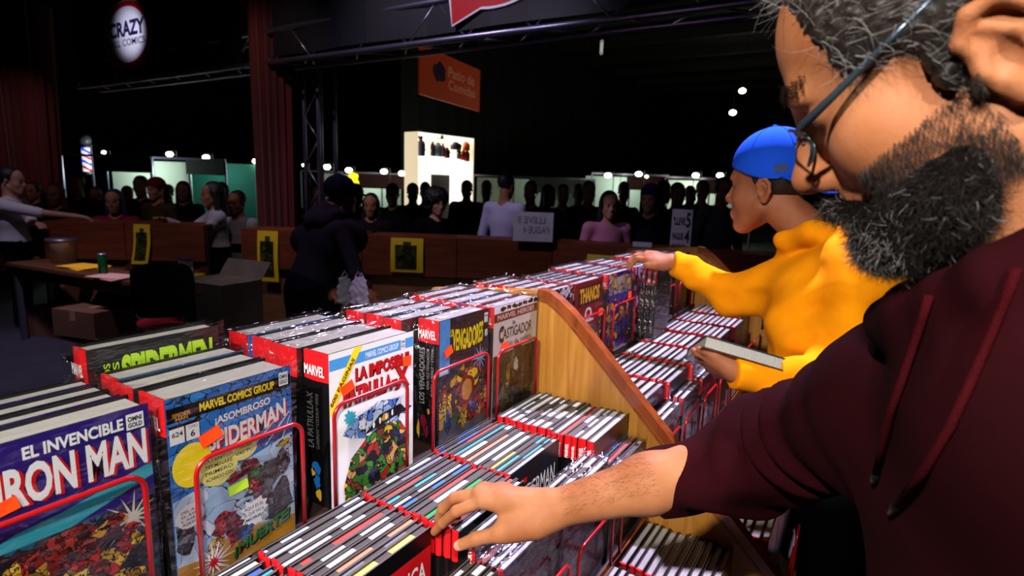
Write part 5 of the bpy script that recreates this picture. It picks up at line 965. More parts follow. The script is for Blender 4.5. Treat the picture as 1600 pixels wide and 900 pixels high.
def tower(x, y, h, label):
    t = thing('truss_tower', label, 'truss', (x, y, 0), 0, 'upright truss towers')
    for dx in (-0.11, 0.11):
        for dy in (-0.11, 0.11): mb = MB(); mb.tube([(dx, dy, 0), (dx, dy, h)], 0.022, m_alu, 8); mb.build('chord', t, True)
    for k in range(int(h / 0.25)):
        s_ = 1 if k % 2 else -1; mb = MB(); mb.tube([(-0.11 * s_, -0.11, 0.25 * k), (0.11 * s_, -0.11, 0.25 * k + 0.25)], 0.008, m_alu, 6); mb.build('brace', t, True)
m_velv = mat('red_velvet', '#5a0a0c', 0.85, noise=(3, '#460708', (4, 4, 0.3)), sheen=0.1)
cB = atd(428, 200, 6.1); tower(cB[0] + 0.36, cB[1] + 0.30, 4.6, 'upright truss tower beside the red draped column')
def drape(cx, cy, w_, h, label, ang, depth=None, amp=0.022, nf=9):
    t = thing('red_drape', label, 'drape', (cx, cy, 0), ang, 'red drapes')
    mb = MB(); d_ = depth or w_; n = 72; pts = []
    for k in range(n):
        a = 2 * math.pi * k / n; c_, s_ = math.cos(a), math.sin(a); e = 4.0; r = (abs(c_ / (w_ / 2)) ** e + abs(s_ / (d_ / 2)) ** e) ** (-1 / e) + amp * math.sin(nf * 2 * a); pts.append((r * c_, r * s_))
    for k in range(n): k2 = (k + 1) % n; mb.poly([(pts[k][0] * 0.9, pts[k][1] * 0.9, 0.02), (pts[k2][0] * 0.9, pts[k2][1] * 0.9, 0.02), (pts[k2][0] * 1.12, pts[k2][1] * 1.12, h), (pts[k][0] * 1.12, pts[k][1] * 1.12, h)], m_velv)
    mb.build('folds', t, True); mb = MB(); mb.poly([(p[0] * 1.12, p[1] * 1.12, h) for p in pts], m_velv); mb.build('top', t)
drape(cB[0], cB[1], 0.36, 4.6, 'red velvet draped column between the two banners', -YAW)
cL = atd(22, 180, 8.6); drape(cL[0], cL[1], 1.05, float(atd(22, 14, 8.6)[2]), 'dark red drape at the left edge of the picture', YAW, 0.5, 0.03, 12)
m_navyb = mat('banner_navy', '#060714', 0.6, noise=(2, '#05060f')); m_bubr = mat('emblem_red', '#c8121c', 0.4); m_bubw = mat('emblem_white', '#eeeef6', 0.4); m_bubn = mat('emblem_navy', '#15184a', 0.4)
def banner(xa, xb, label, cx, cz, rx, rz, tail, txt=True):
    t = thing('fabric_banner', label, 'banner', (xa, FY + 0.34, FZ + 0.05), 0, 'navy banners on the truss'); o0 = np.array(t.location); mb = MB(); n = 24
    for k in range(n):
        f_ = lambda j: (0 + (xb - xa) * j / n, 0.02 * math.sin(j * 1.3) - 0.36, 0.0)
        a, c = f_(k), f_(k + 1); mb.poly([a, c, (c[0], c[1], 2.2), (a[0], a[1], 2.2)], m_navyb)
    mb.build('cloth', t)
    e = thing('x', '', '') if False else None
    yf = lambda k: FY - 0.05 - 0.001 * k - o0[1]
    def ringp(s_): 
        pts = []; n2 = 48; ta = math.atan2((tail[1] - cz) / rz, (tail[0] - cx) / rx)
        for j in range(n2): a = ta + 0.30 + (2 * math.pi - 0.60) * j / (n2 - 1); pts.append((cx + rx * s_ * math.cos(a), cz + rz * s_ * math.sin(a)))
        pts.append((tail[0] + (s_ - 1.0) * (tail[0] - cx) * 0.2, tail[1] + (s_ - 1.0) * (tail[1] - cz) * 0.6)); return pts
    mb = MB(); mb.poly([(x - o0[0], yf(1), z - o0[2]) for x, z in ringp(1.0)], m_bubw); mb.build('emblem_outline', t)
    mb = MB(); mb.poly([(x - o0[0], yf(2), z - o0[2]) for x, z in ringp(0.955)], m_bubr); mb.build('emblem_ring', t)
    mb = MB(); mb.poly([(cx + rx * 0.80 * math.cos(a) - o0[0], yf(3), cz + rz * 0.80 * math.sin(a) - o0[2]) for a in np.linspace(0, 2 * math.pi, 40, endpoint=False)], m_bubw); mb.build('emblem_disc', t)
    mb = MB(); fn = lambda u, v: (u - o0[0], yf(4), v - o0[2])
    put_text(mb, 'CRAZY', fn, (cx - rx * 0.72, cz - rz * 0.05, cx + rx * 0.72, cz + rz * 0.40), m_bubn, 0.04); put_text(mb, 'ALL COMICS', fn, (cx - rx * 0.70, cz - rz * 0.32, cx + rx * 0.70, cz - rz * 0.12), m_bubn, 0.01); mb.build('emblem_lettering', t)
yb = FY - 0.05; pl = aty(163, 66, yb); pr = aty(239, 56, yb); pt_ = aty(205, -4, yb); pb_ = aty(203, 108, yb); tl = aty(180, 123, yb); ccx, ccz = (pl[0] + pr[0]) / 2, (pt_[2] + pb_[2]) / 2; rrx, rrz = (pr[0] - pl[0]) / 2, (pt_[2] - pb_[2]) / 2
banner(-9.5, cB[0] - 0.25, 'navy banner with a round white emblem at upper left', ccx, ccz, rrx, rrz, (tl[0], tl[2]))
t2 = aty(706, 42, yb); dx, dz = t2[0] - tl[0], t2[2] - tl[2]; banner(cB[0] + 0.25, 2.6, 'navy banner with the lower tip of a red emblem at top centre', ccx + dx, ccz + dz, rrx, rrz, (t2[0], t2[2]))
# ------------------------------------------------------------------ hanging orange sign, kiosk, stalls, lamps
m_orgs = mat('sign_orange', '#c8400c', 0.6, emit='#c8400c', es=0.10); m_sgt = mat('sign_text', '#d8a080', 0.6, emit='#d8a080', es=0.08); m_sgp = mat('sign_purple', '#4a1a5a', 0.6)
def quad_thing(name, label, cat, px, D0, D1, group=None):
    a = atd(px[0], px[1], D0); b_ = atd(px[2], px[3], D1); b_[2] = a[2]; return a, b_
a, b_ = atd(657, 108, 12.0), atd(750, 126, 14.5); u = b_ - a; u[2] = 0; Ls = float(np.linalg.norm(u)); u /= Ls; hz_t = float(atd(657, 70, 12.0)[2]); hz_b = float(atd(657, 146, 12.0)[2]); nrm = np.array([u[1], -u[0], 0])
t = thing('hanging_sign', 'orange hanging sign reading Patio de Comidas', 'sign', (a[0], a[1], hz_b)); o0 = np.array(t.location)
mb = MB(); c = [np.array([0, 0, 0]), u * Ls, u * Ls + np.array([0, 0, hz_t - hz_b]), np.array([0, 0, hz_t - hz_b])]; mb.poly(c, m_orgs); mb.poly([p - nrm * 0.05 for p in c], m_orgs, True)
for i in range(4): mb.poly([c[i], c[i] - nrm * 0.05, c[(i + 1) % 4] - nrm * 0.05, c[(i + 1) % 4]], m_orgs)
mb.build('panel', t); mb = MB(); HH = hz_t - hz_b; fn = lambda p, q: u * p + nrm * 0.01 + np.array([0, 0, q])
put_text(mb, 'Patio de', fn, (0.42 * Ls, 0.55 * HH, 0.88 * Ls, 0.78 * HH), m_sgt, 0.01); put_text(mb, 'Comidas', fn, (0.42 * Ls, 0.28 * HH, 0.90 * Ls, 0.50 * HH), m_sgt, 0.01); mb.build('lettering', t)
mb = MB(); mb.poly([fn(p, q) for p, q in blob(0.28 * Ls, 0.58 * HH, 0.10 * Ls, 0.22 * HH, 12, 0.2, 1)], m_sgp); mb.build('round_logo', t)
for k in (0.05, 0.95): mb = MB(); p = u * Ls * k; mb.tube([p + np.array([0, 0, HH]), p + np.array([0, 0, 8.0 - hz_b])], 0.01, m_alu, 6); mb.build('cable', t)
# lit display kiosk
m_lit = mat('kiosk_lit_white', '#ffffff', 0.6, emit='#fff6e4', es=1.25); m_kshelf = mat('kiosk_shelf', '#fff0d0', 0.6, emit='#ffe9c0', es=0.75); m_kdark = mat('kiosk_opening_shade', '#14100e', 0.8)
a = atd(653, 300, 15.0); b_ = atd(738, 300, 16.6); u = b_ - a; u[2] = 0; Lk = float(np.linalg.norm(u)); u /= Lk; nrm = np.array([u[1], -u[0], 0]); zt = float(atd(653, 207, 15.0)[2]); zm = float(atd(653, 268, 15.0)[2])
t = thing('display_kiosk', 'bright lit display kiosk with goods on shelves', 'kiosk', (a[0], a[1], 0)); K = lambda p, n_, z: u * p + nrm * n_ + np.array([0, 0, z])
def kbox(nm, p0, p1, n0, n1, z0, z1, m):
    mb = MB(); c = [K(p, n_, z) for z in (z0, z1) for p, n_ in ((p0, n1), (p1, n1), (p1, n0), (p0, n0))]; mb.v += [tuple(p) for p in c]; sl = mb.slot(m)
    for q in ((0, 3, 2, 1), (4, 5, 6, 7), (0, 1, 5, 4), (1, 2, 6, 5), (2, 3, 7, 6), (3, 0, 4, 7)): mb.f.append(list(q)); mb.m.append(sl)
    return mb.build(nm, t)
kbox('back_panel', 0, Lk, -0.5, -0.45, zm, zt, m_lit); kbox('header', 0, Lk, -0.45, 0, zt - 0.1, zt, m_lit); kbox('counter_front', 0, Lk, -0.45, 0, zm - 0.05, zm + 0.35, m_lit)
for k, z in enumerate((0.75, 1.05)): kbox('shelf', 0, Lk, -0.44, -0.1, zm + z * 0.75 - 0.02, zm + z * 0.75 + 0.02, m_kshelf)
kbox('leg_panel', 0, Lk * 0.22, -0.45, 0, 0, zm - 0.05, m_lit); kbox('leg_panel', Lk * 0.7, Lk, -0.45, 0, 0, zm - 0.05, m_lit); kbox('opening_shade', Lk * 0.22, Lk * 0.7, -0.45, -0.3, 0, zm - 0.05, m_kdark); kbox('side_panel', -0.03, 0, -0.5, 0, 0, zt, m_kshelf); kbox('side_panel', Lk, Lk + 0.03, -0.5, 0, 0, zt, m_kshelf)  # near-black block paints the shade inside the base opening
for i, (p, z, w_, h_, c) in enumerate(((0.05, 0.38, 0.09, 0.34, '#4a5a8a'), (0.27, 0.40, 0.05, 0.30, '#3a3030'), (0.34, 0.40, 0.10, 0.28, '#9ab0d8'), (0.45, 0.40, 0.06, 0.26, '#c85a5a'), (0.53, 0.38, 0.06, 0.22, '#4a3a3a'), (0.36, 0.84, 0.10, 0.10, '#a8b060'), (0.66, 0.62, 0.12, 0.16, '#2a3458'), (0.75, 0.38, 0.05, 0.26, '#4a4a4a'), (0.88, 0.62, 0.08, 0.20, '#e85a20'), (0.83, 0.36, 0.07, 0.22, '#c82820'), (0.91, 0.34, 0.06, 0.24, '#3a3430'), (0.04, 0.80, 0.07, 0.18, '#584038'))):
    nm_, lb_ = (('bottle', 'slate-blue bottle at the left end of the kiosk shelf'), ('bottle', 'dark brown bottle left of the pale blue jar in the kiosk'), ('jar', 'pale blue jar in the lit kiosk'), ('bottle', 'pink bottle right of the pale blue jar'), ('bottle', 'dark bottle right of the pink bottle in the kiosk'), ('jar', 'olive jar on the upper kiosk shelf'), ('jar', 'navy jar right of centre in the kiosk'), ('bottle', 'grey bottle below the navy jar in the kiosk'), ('jar', 'orange jar at the right end of the kiosk'), ('jar', 'red jar below the orange jar in the kiosk'), ('bottle', 'dark bottle at the kiosk\'s lower right corner'), ('jar', 'brown jar at the kiosk\'s upper left corner'))[i]
    m_ = mat('kiosk_good_%d' % i, c, 0.6); mb = MB(); prof = [(0.0, 0), (0.45, 0), (0.5, 0.05), (0.5, 0.7), (0.3, 0.85), (0.2, 0.9)]; pz = K((p + w_ / 2) * Lk, -0.12, zm + z * 1.05) + np.array(t.location); it = thing(nm_, lb_, nm_, tuple(pz), 0, 'goods in the lit kiosk'); mb.lathe([(r * w_ * 1.3 * Lk, zz * h_ * 1.35) for r, zz in prof], m_, 10); mb.build('body', it, True); mb = MB(); mb.lathe([(0.22 * w_ * 1.3 * Lk, 0.9 * h_ * 1.35), (0.22 * w_ * 1.3 * Lk, h_ * 1.35), (0, h_ * 1.36)], m_, 10); mb.build('lid', it, True)
# barber pole
pb = atd(137, 268, 13.5); t = thing('barber_pole', 'red, white and blue striped barber pole with a globe', 'barber pole', tuple(pb)); hb_ = 36 * 13.5 / 900
mb = MB(); cols = [mat('pole_red', '#d02020', 0.4, emit='#d02020', es=0.6), mat('pole_white', '#f0f0ff', 0.4, emit='#e8ecff', es=0.9), mat('pole_blue', '#3040e0', 0.4, emit='#3850ff', es=0.9), mat('pole_white', '#f0f0ff')]
nz_, na = 24, 16; R_ = 0.085
for i in range(nz_):
    for j in range(na):
        pp = lambda ii, jj: (R_ * math.cos(2 * math.pi * jj / na), R_ * math.sin(2 * math.pi * jj / na), hb_ * ii / nz_)
        mb.poly([pp(i, j), pp(i, j + 1), pp(i + 1, j + 1), pp(i + 1, j)], cols[int((i / 3 + j * 4 / na) % 4)])
mb.build('striped_cylinder', t, True)
mb = MB(); mb.lathe([(0.0, -0.08), (0.10, -0.06), (0.10, 0.0), (0.085, 0.0)], m_alu, 16); mb.build('end_cap', t, True); mb = MB(); mb.lathe([(0.085, hb_), (0.10, hb_), (0.10, hb_ + 0.05), (0.0, hb_ + 0.06)], m_alu, 16); mb.build('end_cap', t, True)
mb = MB(); mb.lathe([(0.13 * math.sin(a), hb_ + 0.18 - 0.13 * math.cos(a)) for a in np.linspace(0, math.pi, 10)], mat('globe_grey', '#50505a', 0.3), 16); mb.build('globe', t, True)
mb = MB(); mb.tube([(0, 0.0, hb_ * 0.5), (-0.35, 0.25, hb_ * 0.5)], 0.015, m_alu, 6); mb.build('bracket', t); mb = MB(); mb.tube([(-0.35, 0.25, -pb[2]), (-0.35, 0.25, hb_ + 0.1)], 0.03, m_alu, 8); mb.build('post', t)
# market stalls
m_swall = mat('stall_white_panel', '#b8c8b8', 0.7); m_sfas = mat('stall_fascia', '#3a1418', 0.7); m_sfas2 = mat('stall_fascia_grey', '#3a4240', 0.7); m_post_d = mat('dark_post', '#101012', 0.7); m_lamp = mat('lamp_glow', '#fffbe8', 0.4, emit='#fff8dc', es=22.0)
def stall(px0, px1, ytop, D, label, fas=m_sfas, panel=m_swall, power=26, col=(0.85, 1.0, 0.9), fh=22):
    a = atd(px0, ytop, D); b_ = atd(px1, ytop + (px1 - px0) * 0.035, D); u = b_ - a; u[2] = 0; L = float(np.linalg.norm(u)); u /= L; nrm = np.array([u[1], -u[0], 0]); z1 = float((a[2] + b_[2]) / 2)
    t = thing('market_stall', label, 'stall', (a[0], a[1], 0), 0, 'market stalls at the back of the hall')
    def bx_(nm, p0, p1, n0, n1, z0, z1_, m):
        mb = MB(); c = [u * p + nrm * n_ + np.array([0, 0, z]) for z in (z0, z1_) for p, n_ in ((p0, n1), (p1, n1), (p1, n0), (p0, n0))]; mb.v += [tuple(p) for p in c]; sl = mb.slot(m)
        for q in ((0, 3, 2, 1), (4, 5, 6, 7), (0, 1, 5, 4), (1, 2, 6, 5), (2, 3, 7, 6), (3, 0, 4, 7)): mb.f.append(list(q)); mb.m.append(sl)
        return mb.build(nm, t)
    npan = max(2, int(L / 1.0))
    for k in range(npan): bx_('wall_panel', L * k / npan + 0.01, L * (k + 1) / npan - 0.01, -1.6, -1.56, 0.0, z1 - 0.02, panel)
    for k in range(npan + 1): bx_('post', L * k / npan - 0.02, L * k / npan + 0.02, -0.02, 0.02, 0, z1, m_alu)
    bx_('fascia', 0.02 + L * 0.45, L - 0.02, -0.02, 0.03, z1 - fh * D / 900, z1, fas); bx_('top_rail', 0, L, -0.02, 0.02, z1, z1 + 0.05, m_alu)
    if power:
        l = bpy.data.lights.new('stall_light', 'POINT'); l.energy = power; l.color = col; l.shadow_soft_size = 0.1; lo = bpy.data.objects.new('stall_light', l); COL.objects.link(lo); p = np.array([a[0], a[1], 0]) + u * L * 0.5 + nrm * (-0.7) + np.array([0, 0, z1 - 0.25]); lo.location = p
stall(95, 235, 243, 12.5, 'white-walled stall behind the barber pole', power=55); stall(238, 352, 248, 13.5, 'stall with teal-lit panels left of the red column', m_sfas2, mat('stall_teal_panel', '#3a8a7a', 0.6), 14, (0.5, 1.0, 0.9))
stall(470, 660, 268, 18.0, 'stall with pale wall behind the hoodie man\'s cap', power=40); stall(740, 930, 275, 18.0, 'dim stall right of the lit kiosk', m_sfas2, power=5); stall(925, 1045, 272, 17.0, 'stall with bright goods behind the two women', power=40); stall(1040, 1180, 278, 16.5, 'stall with red fascia just left of the blue cap', power=60, col=(0.95, 1.0, 0.85))
for i, (px, py, D) in enumerate(((265, 241, 15.5), (322, 246, 16), (400, 252, 15.0), (475, 258, 19), (511, 261, 15.5), (545, 266, 16.0), (600, 268, 16.5), (628, 271, 16.5), (162, 238, 16), (950, 274, 16), (998, 272, 16), (1010, 276, 17), (1087, 274, 15.5), (1125, 274, 15.5), (1160, 142, 24), (1145, 176, 26))):
    p = atd(px, py, D); ceil_ = py < 200; t = thing('ceiling_lamp' if ceil_ else 'stall_lamp', ('%s of the two round lamps high under the ceiling' % ('upper' if i == 14 else 'lower')) if ceil_ else '%s glowing round stall lamp counted from the left' % ORD[[8, 0, 1, 2, 3, 4, 5, 6, 7, 9, 10, 11, 12, 13].index(i)], 'lamp', tuple(p), 0, 'round lamps in the hall')
    r = (4.2 if i not in (3, 8, 11) else 2.4) * D / 900; mb = MB(); mb.lathe([(r * 1.25 * math.sin(a), -r * 0.9 * math.cos(a)) for a in np.linspace(0, math.pi, 9)], m_lamp, 14); mb.build('bulb', t, True); mb = MB(); mb.lathe([(r * 0.5, r * 0.8), (r * 0.6, r * 1.3), (0.0, r * 1.4)], m_alu, 10); mb.build('socket', t, True)
    mb = MB(); mb.tube([(0, 0, r * 1.3), (0, 0, 8.0 - p[2])] if ceil_ else [(0, 0, r * 1.3), (0.12, 0.12, r * 1.3), (0.12, 0.12, -p[2])], 0.012, m_post_d, 6); mb.build('hanger' if ceil_ else 'post', t)
# small glowing signs
m_neon = mat('sign_yellow_glow', '#ffe020', 0.5, emit='#ffe020', es=1.6)
p = atd(553, 285, 14.0); t = thing('glowing_sign', 'small yellow glowing sign above the hoodie man\'s cap', 'sign', tuple(p)); sc_ = 14.0 / 900
mb = MB(); Rg = Matrix.Rotation(YAW, 4, 'Z')
mb.prism([(x * sc_, y * sc_) for x, y in blob(0, 10, 7, 5, 10, 0.2, 3)], 1, -0.05, 0.05, m_neon); mb.v = [tuple(Rg @ Vector(v)) for v in mb.v]; mb.build('upper_shape', t); mb = MB(); mb.prism([(x * sc_, y * sc_) for x, y in blob(2, -5, 6, 12, 12, 0.12, 4)], 1, -0.05, 0.05, m_neon); mb.v = [tuple(Rg @ Vector(v)) for v in mb.v]; mb.build('lower_shape', t)
mb = MB(); mb.tube([(0, 0, -p[2]), (0, 0, -0.1)], 0.02, m_alu, 6); mb.build('pole', t)
p = atd(940, 74, 22); t = thing('light_chain', 'short hanging chain of lights near the ceiling', 'chain', tuple(p)); m_ch = mat('chain_glow', '#e8e8e8', 0.3, metal=0.2, emit='#ffffff', es=0.35)  # string of lights: the links carry their own glow
for k in range(5): mb = MB(); mb.tube([(0.05 * math.cos(a), 0.0, 0.08 * math.sin(a) + 0.09 * (k - 2)) for a in np.linspace(0, 2 * math.pi, 10, endpoint=False)], 0.015, m_ch, 5, closed=True); mb.build('link', t, True)
mb = MB(); mb.tube([(0, 0, 0.25), (0, 0, 8.0 - p[2])], 0.012, m_alu, 5); mb.build('cord', t)
# ------------------------------------------------------------------ table, chair, boxes on the left
m_tab = mat_wood('table_top', '#4a2a14', '#5e3818', 0.5, (20, 3, 3)); m_leg = mat('grey_metal', '#5a5a60', 0.4, metal=0.7)
def ztab(px, py): return atz(px, py, 0.74)
TA, TB_ = ztab(60, 412), ztab(302, 450); ud = TB_ - TA; ud[2] = 0; LT = float(np.linalg.norm(ud)); ud /= LT; nd = np.array([ud[1], -ud[0], 0])
t = thing('folding_table', 'long table behind the left counter, cluttered with papers', 'table', (TA[0], TA[1], 0))
def tb(nm, u0, u1, n0, n1, z0, z1, m):
    mb = MB(); c = [ud * p + nd * n_ + np.array([0, 0, z]) for z in (z0, z1) for p, n_ in ((u0, n1), (u1, n1), (u1, n0), (u0, n0))]; mb.v += [tuple(p) for p in c]; sl = mb.slot(m)
    for q in ((0, 3, 2, 1), (4, 5, 6, 7), (0, 1, 5, 4), (1, 2, 6, 5), (2, 3, 7, 6), (3, 0, 4, 7)): mb.f.append(list(q)); mb.m.append(sl)
    return mb.build(nm, t)
tb('table_top', -0.3, LT, -0.22, 0.12, 0.71, 0.74, m_tab); tb('apron', -0.28, LT - 0.02, 0.02, 0.05, 0.60, 0.71, m_tab)
for u_ in (-0.25, LT - 0.08):
    for n_ in (-0.20, 0.05): tb('leg', u_, u_ + 0.04, n_, n_ + 0.04, 0.0, 0.71, m_leg)
def ptx(px, py, z=0.74): return atz(px, py, z)
def sheet(px, py, w_, d_, col, label, rot=0.0, name='paper_sheet', n=4, h=0.004):
    p = ptx(px, py); t = thing(name, label, 'paper', (p[0], p[1], 0.741), math.atan2(ud[1], ud[0]) + rot, 'papers on the table'); m = mat('paper_' + col.strip('#'), col, 0.7)
    for k in range(n): mb = MB(); a = 0.1 * (k - 1.5); R2 = Matrix.Rotation(a, 4, 'Z'); mb.box((-w_ / 2, -d_ / 2, h * k), (w_ / 2, d_ / 2, h * (k + 1) - 0.0008), m, R2); mb.build('sheet', t)
sheet(132, 418, 0.36, 0.24, '#e8b010', 'yellow papers on the left table'); sheet(178, 434, 0.34, 0.22, '#c89884', 'pinkish papers at the front of the left table', 0.1); sheet(268, 441, 0.42, 0.25, '#b8a010', 'yellow-green packets at the right end of the table', 0.2, 'packet_pile', 5, 0.012)
# plastic tub
p = ptx(100, 410); t = thing('plastic_tub', 'clear plastic tub with yellowish contents on the table', 'container', (p[0], p[1], 0.741)); m_tub = mat('tub_plastic', '#8a8478', 0.2, spec=0.6, noise=(6, '#b09048'))
mb = MB(); mb.lathe([(0.0, 0.0), (0.10, 0.0), (0.12, 0.20), (0.125, 0.21), (0.118, 0.21), (0.10, 0.01)], m_tub, 16); mb.build('tub', t, True); mb = MB(); mb.lathe([(0.128, 0.205), (0.128, 0.225), (0.0, 0.23)], m_leg, 16); mb.build('lid', t, True)
p = ptx(162, 430); t = thing('drink_can', 'green drink can standing on the table', 'can', (p[0], p[1], 0.741)); mb = MB(); mb.lathe([(0.0, 0), (0.028, 0.0), (0.034, 0.012), (0.034, 0.165), (0.028, 0.178)], mat('can_green', '#145a2a', 0.3, metal=0.4), 16); mb.build('can_body', t, True); mb = MB(); mb.lathe([(0.029, 0.176), (0.030, 0.182), (0.026, 0.180), (0.0, 0.178)], mat('can_top', '#c8c8cc', 0.3, metal=0.8), 16); mb.build('can_lid', t, True)
p = ptx(242, 441); Sg = SDF(); Sg.ell((0, 0, 0.05), (0.11, 0.09, 0.055)); Sg.ell((0.05, 0.02, 0.10), (0.05, 0.04, 0.045)); Sg.warp = fold(0.012, 60, 0.2); o = link('plastic_bag', Sg.mesh('plastic_bag', 0.012, [mat('bag_white', '#a8acb4', 0.35)]), None, (p[0], p[1], 0.742)); tag(o, 'crumpled white plastic bag on the table', 'bag')
p = ptx(292, 440); mb = MB(); t = thing('paper_stack', 'upright white paper pad at the end of the table', 'paper', (p[0], p[1], 0.741), math.atan2(ud[1], ud[0])); mb.box((-0.06, -0.02, 0), (0.06, 0.02, 0.19), mat('pad_grey', '#6a6e70', 0.7)); mb.build('pad', t); mb = MB(); mb.box((-0.062, -0.024, 0.18), (0.062, 0.024, 0.196), m_leg); mb.build('binding', t)
# chair
p = atz(265, 503, 0.46); t = thing('stacking_chair', 'chair with black back and red seat in front of the table', 'chair', (p[0], p[1], 0), math.atan2(-nd[1], -nd[0]) + 0.9)
m_rs = mat('seat_red', '#a80f16', 0.7); m_bs = mat('backrest_black', '#0c0c10', 0.6)
Sg = SDF(); Sg.ell((0, 0, 0.46), (0.23, 0.23, 0.035)); link('seat', Sg.mesh('seat', 0.015, [m_rs]), t)
mb = MB(); rr_ = [(0.20 * math.copysign(abs(math.cos(a)) ** 0.45, math.cos(a)), 0.76 + 0.20 * math.copysign(abs(math.sin(a)) ** 0.45, math.sin(a))) for a in np.linspace(0, 2 * math.pi, 32, endpoint=False)]; mb.prism(rr_, 0, -0.30, -0.26, m_bs); mb.build('backrest', t)
for s_ in (-1, 1):
    mb = MB(); mb.tube([(-0.27, 0.19 * s_, 0.92), (-0.23, 0.20 * s_, 0.46), (-0.30, 0.22 * s_, 0.0)], 0.011, m_leg, 8); mb.build('rear_leg', t, True); mb = MB(); mb.tube([(-0.23, 0.20 * s_, 0.44), (0.19, 0.20 * s_, 0.44), (0.23, 0.22 * s_, 0.0)], 0.011, m_leg, 8); mb.build('front_leg', t, True)
# cartons and crates
m_cart = mat('carton', '#5a3a20', 0.8, noise=(4, '#4a2e18')); m_cart2 = mat('carton_grey', '#6a6050', 0.8, noise=(4, '#56503f')); m_tape = mat('carton_tape', '#8a6a4a', 0.4)
def carton(px, py, w_, d_, h_, label, m=m_cart, rot=0.2, z=0.0, red=False):
    p = atz(px, py, z); t = thing('cardboard_box', label, 'box', (p[0], p[1], z), math.atan2(ud[1], ud[0]) + rot, 'cardboard boxes on the floor'); mb = MB(); mb.box((-w_ / 2, -d_ / 2, 0), (w_ / 2, d_ / 2, h_), m); mb.build('carton_body', t); mb = MB(); mb.box((-0.03, -d_ / 2 - 0.001, h_ - 0.08), (0.03, d_ / 2 + 0.001, h_ + 0.001), m_tape); mb.build('tape', t)
    for s_ in (-1, 1): mb = MB(); mb.box((-w_ / 2, 0.0, -0.003), (w_ / 2, d_ * 0.42, 0.0), m, Matrix.Translation((0, s_ * d_ / 2, h_)) @ Matrix.Rotation(s_ * 0.9 if s_ > 0 else math.pi - 0.9 * 0, 4, 'X') if s_ > 0 else Matrix.Translation((0, -d_ / 2, h_ + 0.004)), ); mb.build('flap', t)
carton(98, 520, 0.42, 0.35, 0.28, 'brown box under the left end of the table'); carton(150, 520, 0.5, 0.36, 0.24, 'lower brown box of the pair under the table', rot=0.1); carton(148, 520, 0.46, 0.34, 0.22, 'upper brown box of the pair under the table', rot=0.15, z=0.245); carton(200, 528, 0.42, 0.3, 0.26, 'greyish box beside the chair leg', m_cart2)
carton(350, 512, 0.50, 0.40, 0.42, 'lower greyish box of the stack left of the hoodie man', m_cart2, 0.0); carton(348, 512, 0.46, 0.38, 0.38, 'upper greyish box of the stack left of the hoodie man', m_cart2, 0.05, 0.425)
mb = MB(); t = thing('low_bench', 'low dark wooden bench between boxes and hoodie man', 'bench', tuple(atz(400, 520, 0)), math.atan2(FB.d[1], FB.d[0])); mb.box((-0.5, -0.15, 0.40), (0.6, 0.15, 0.44), m_bpost); mb.build('bench_top', t)
for x in (-0.45, 0.5): mb = MB(); mb.box((x, -0.13, 0), (x + 0.05, 0.13, 0.40), m_bpost); mb.build('leg', t)
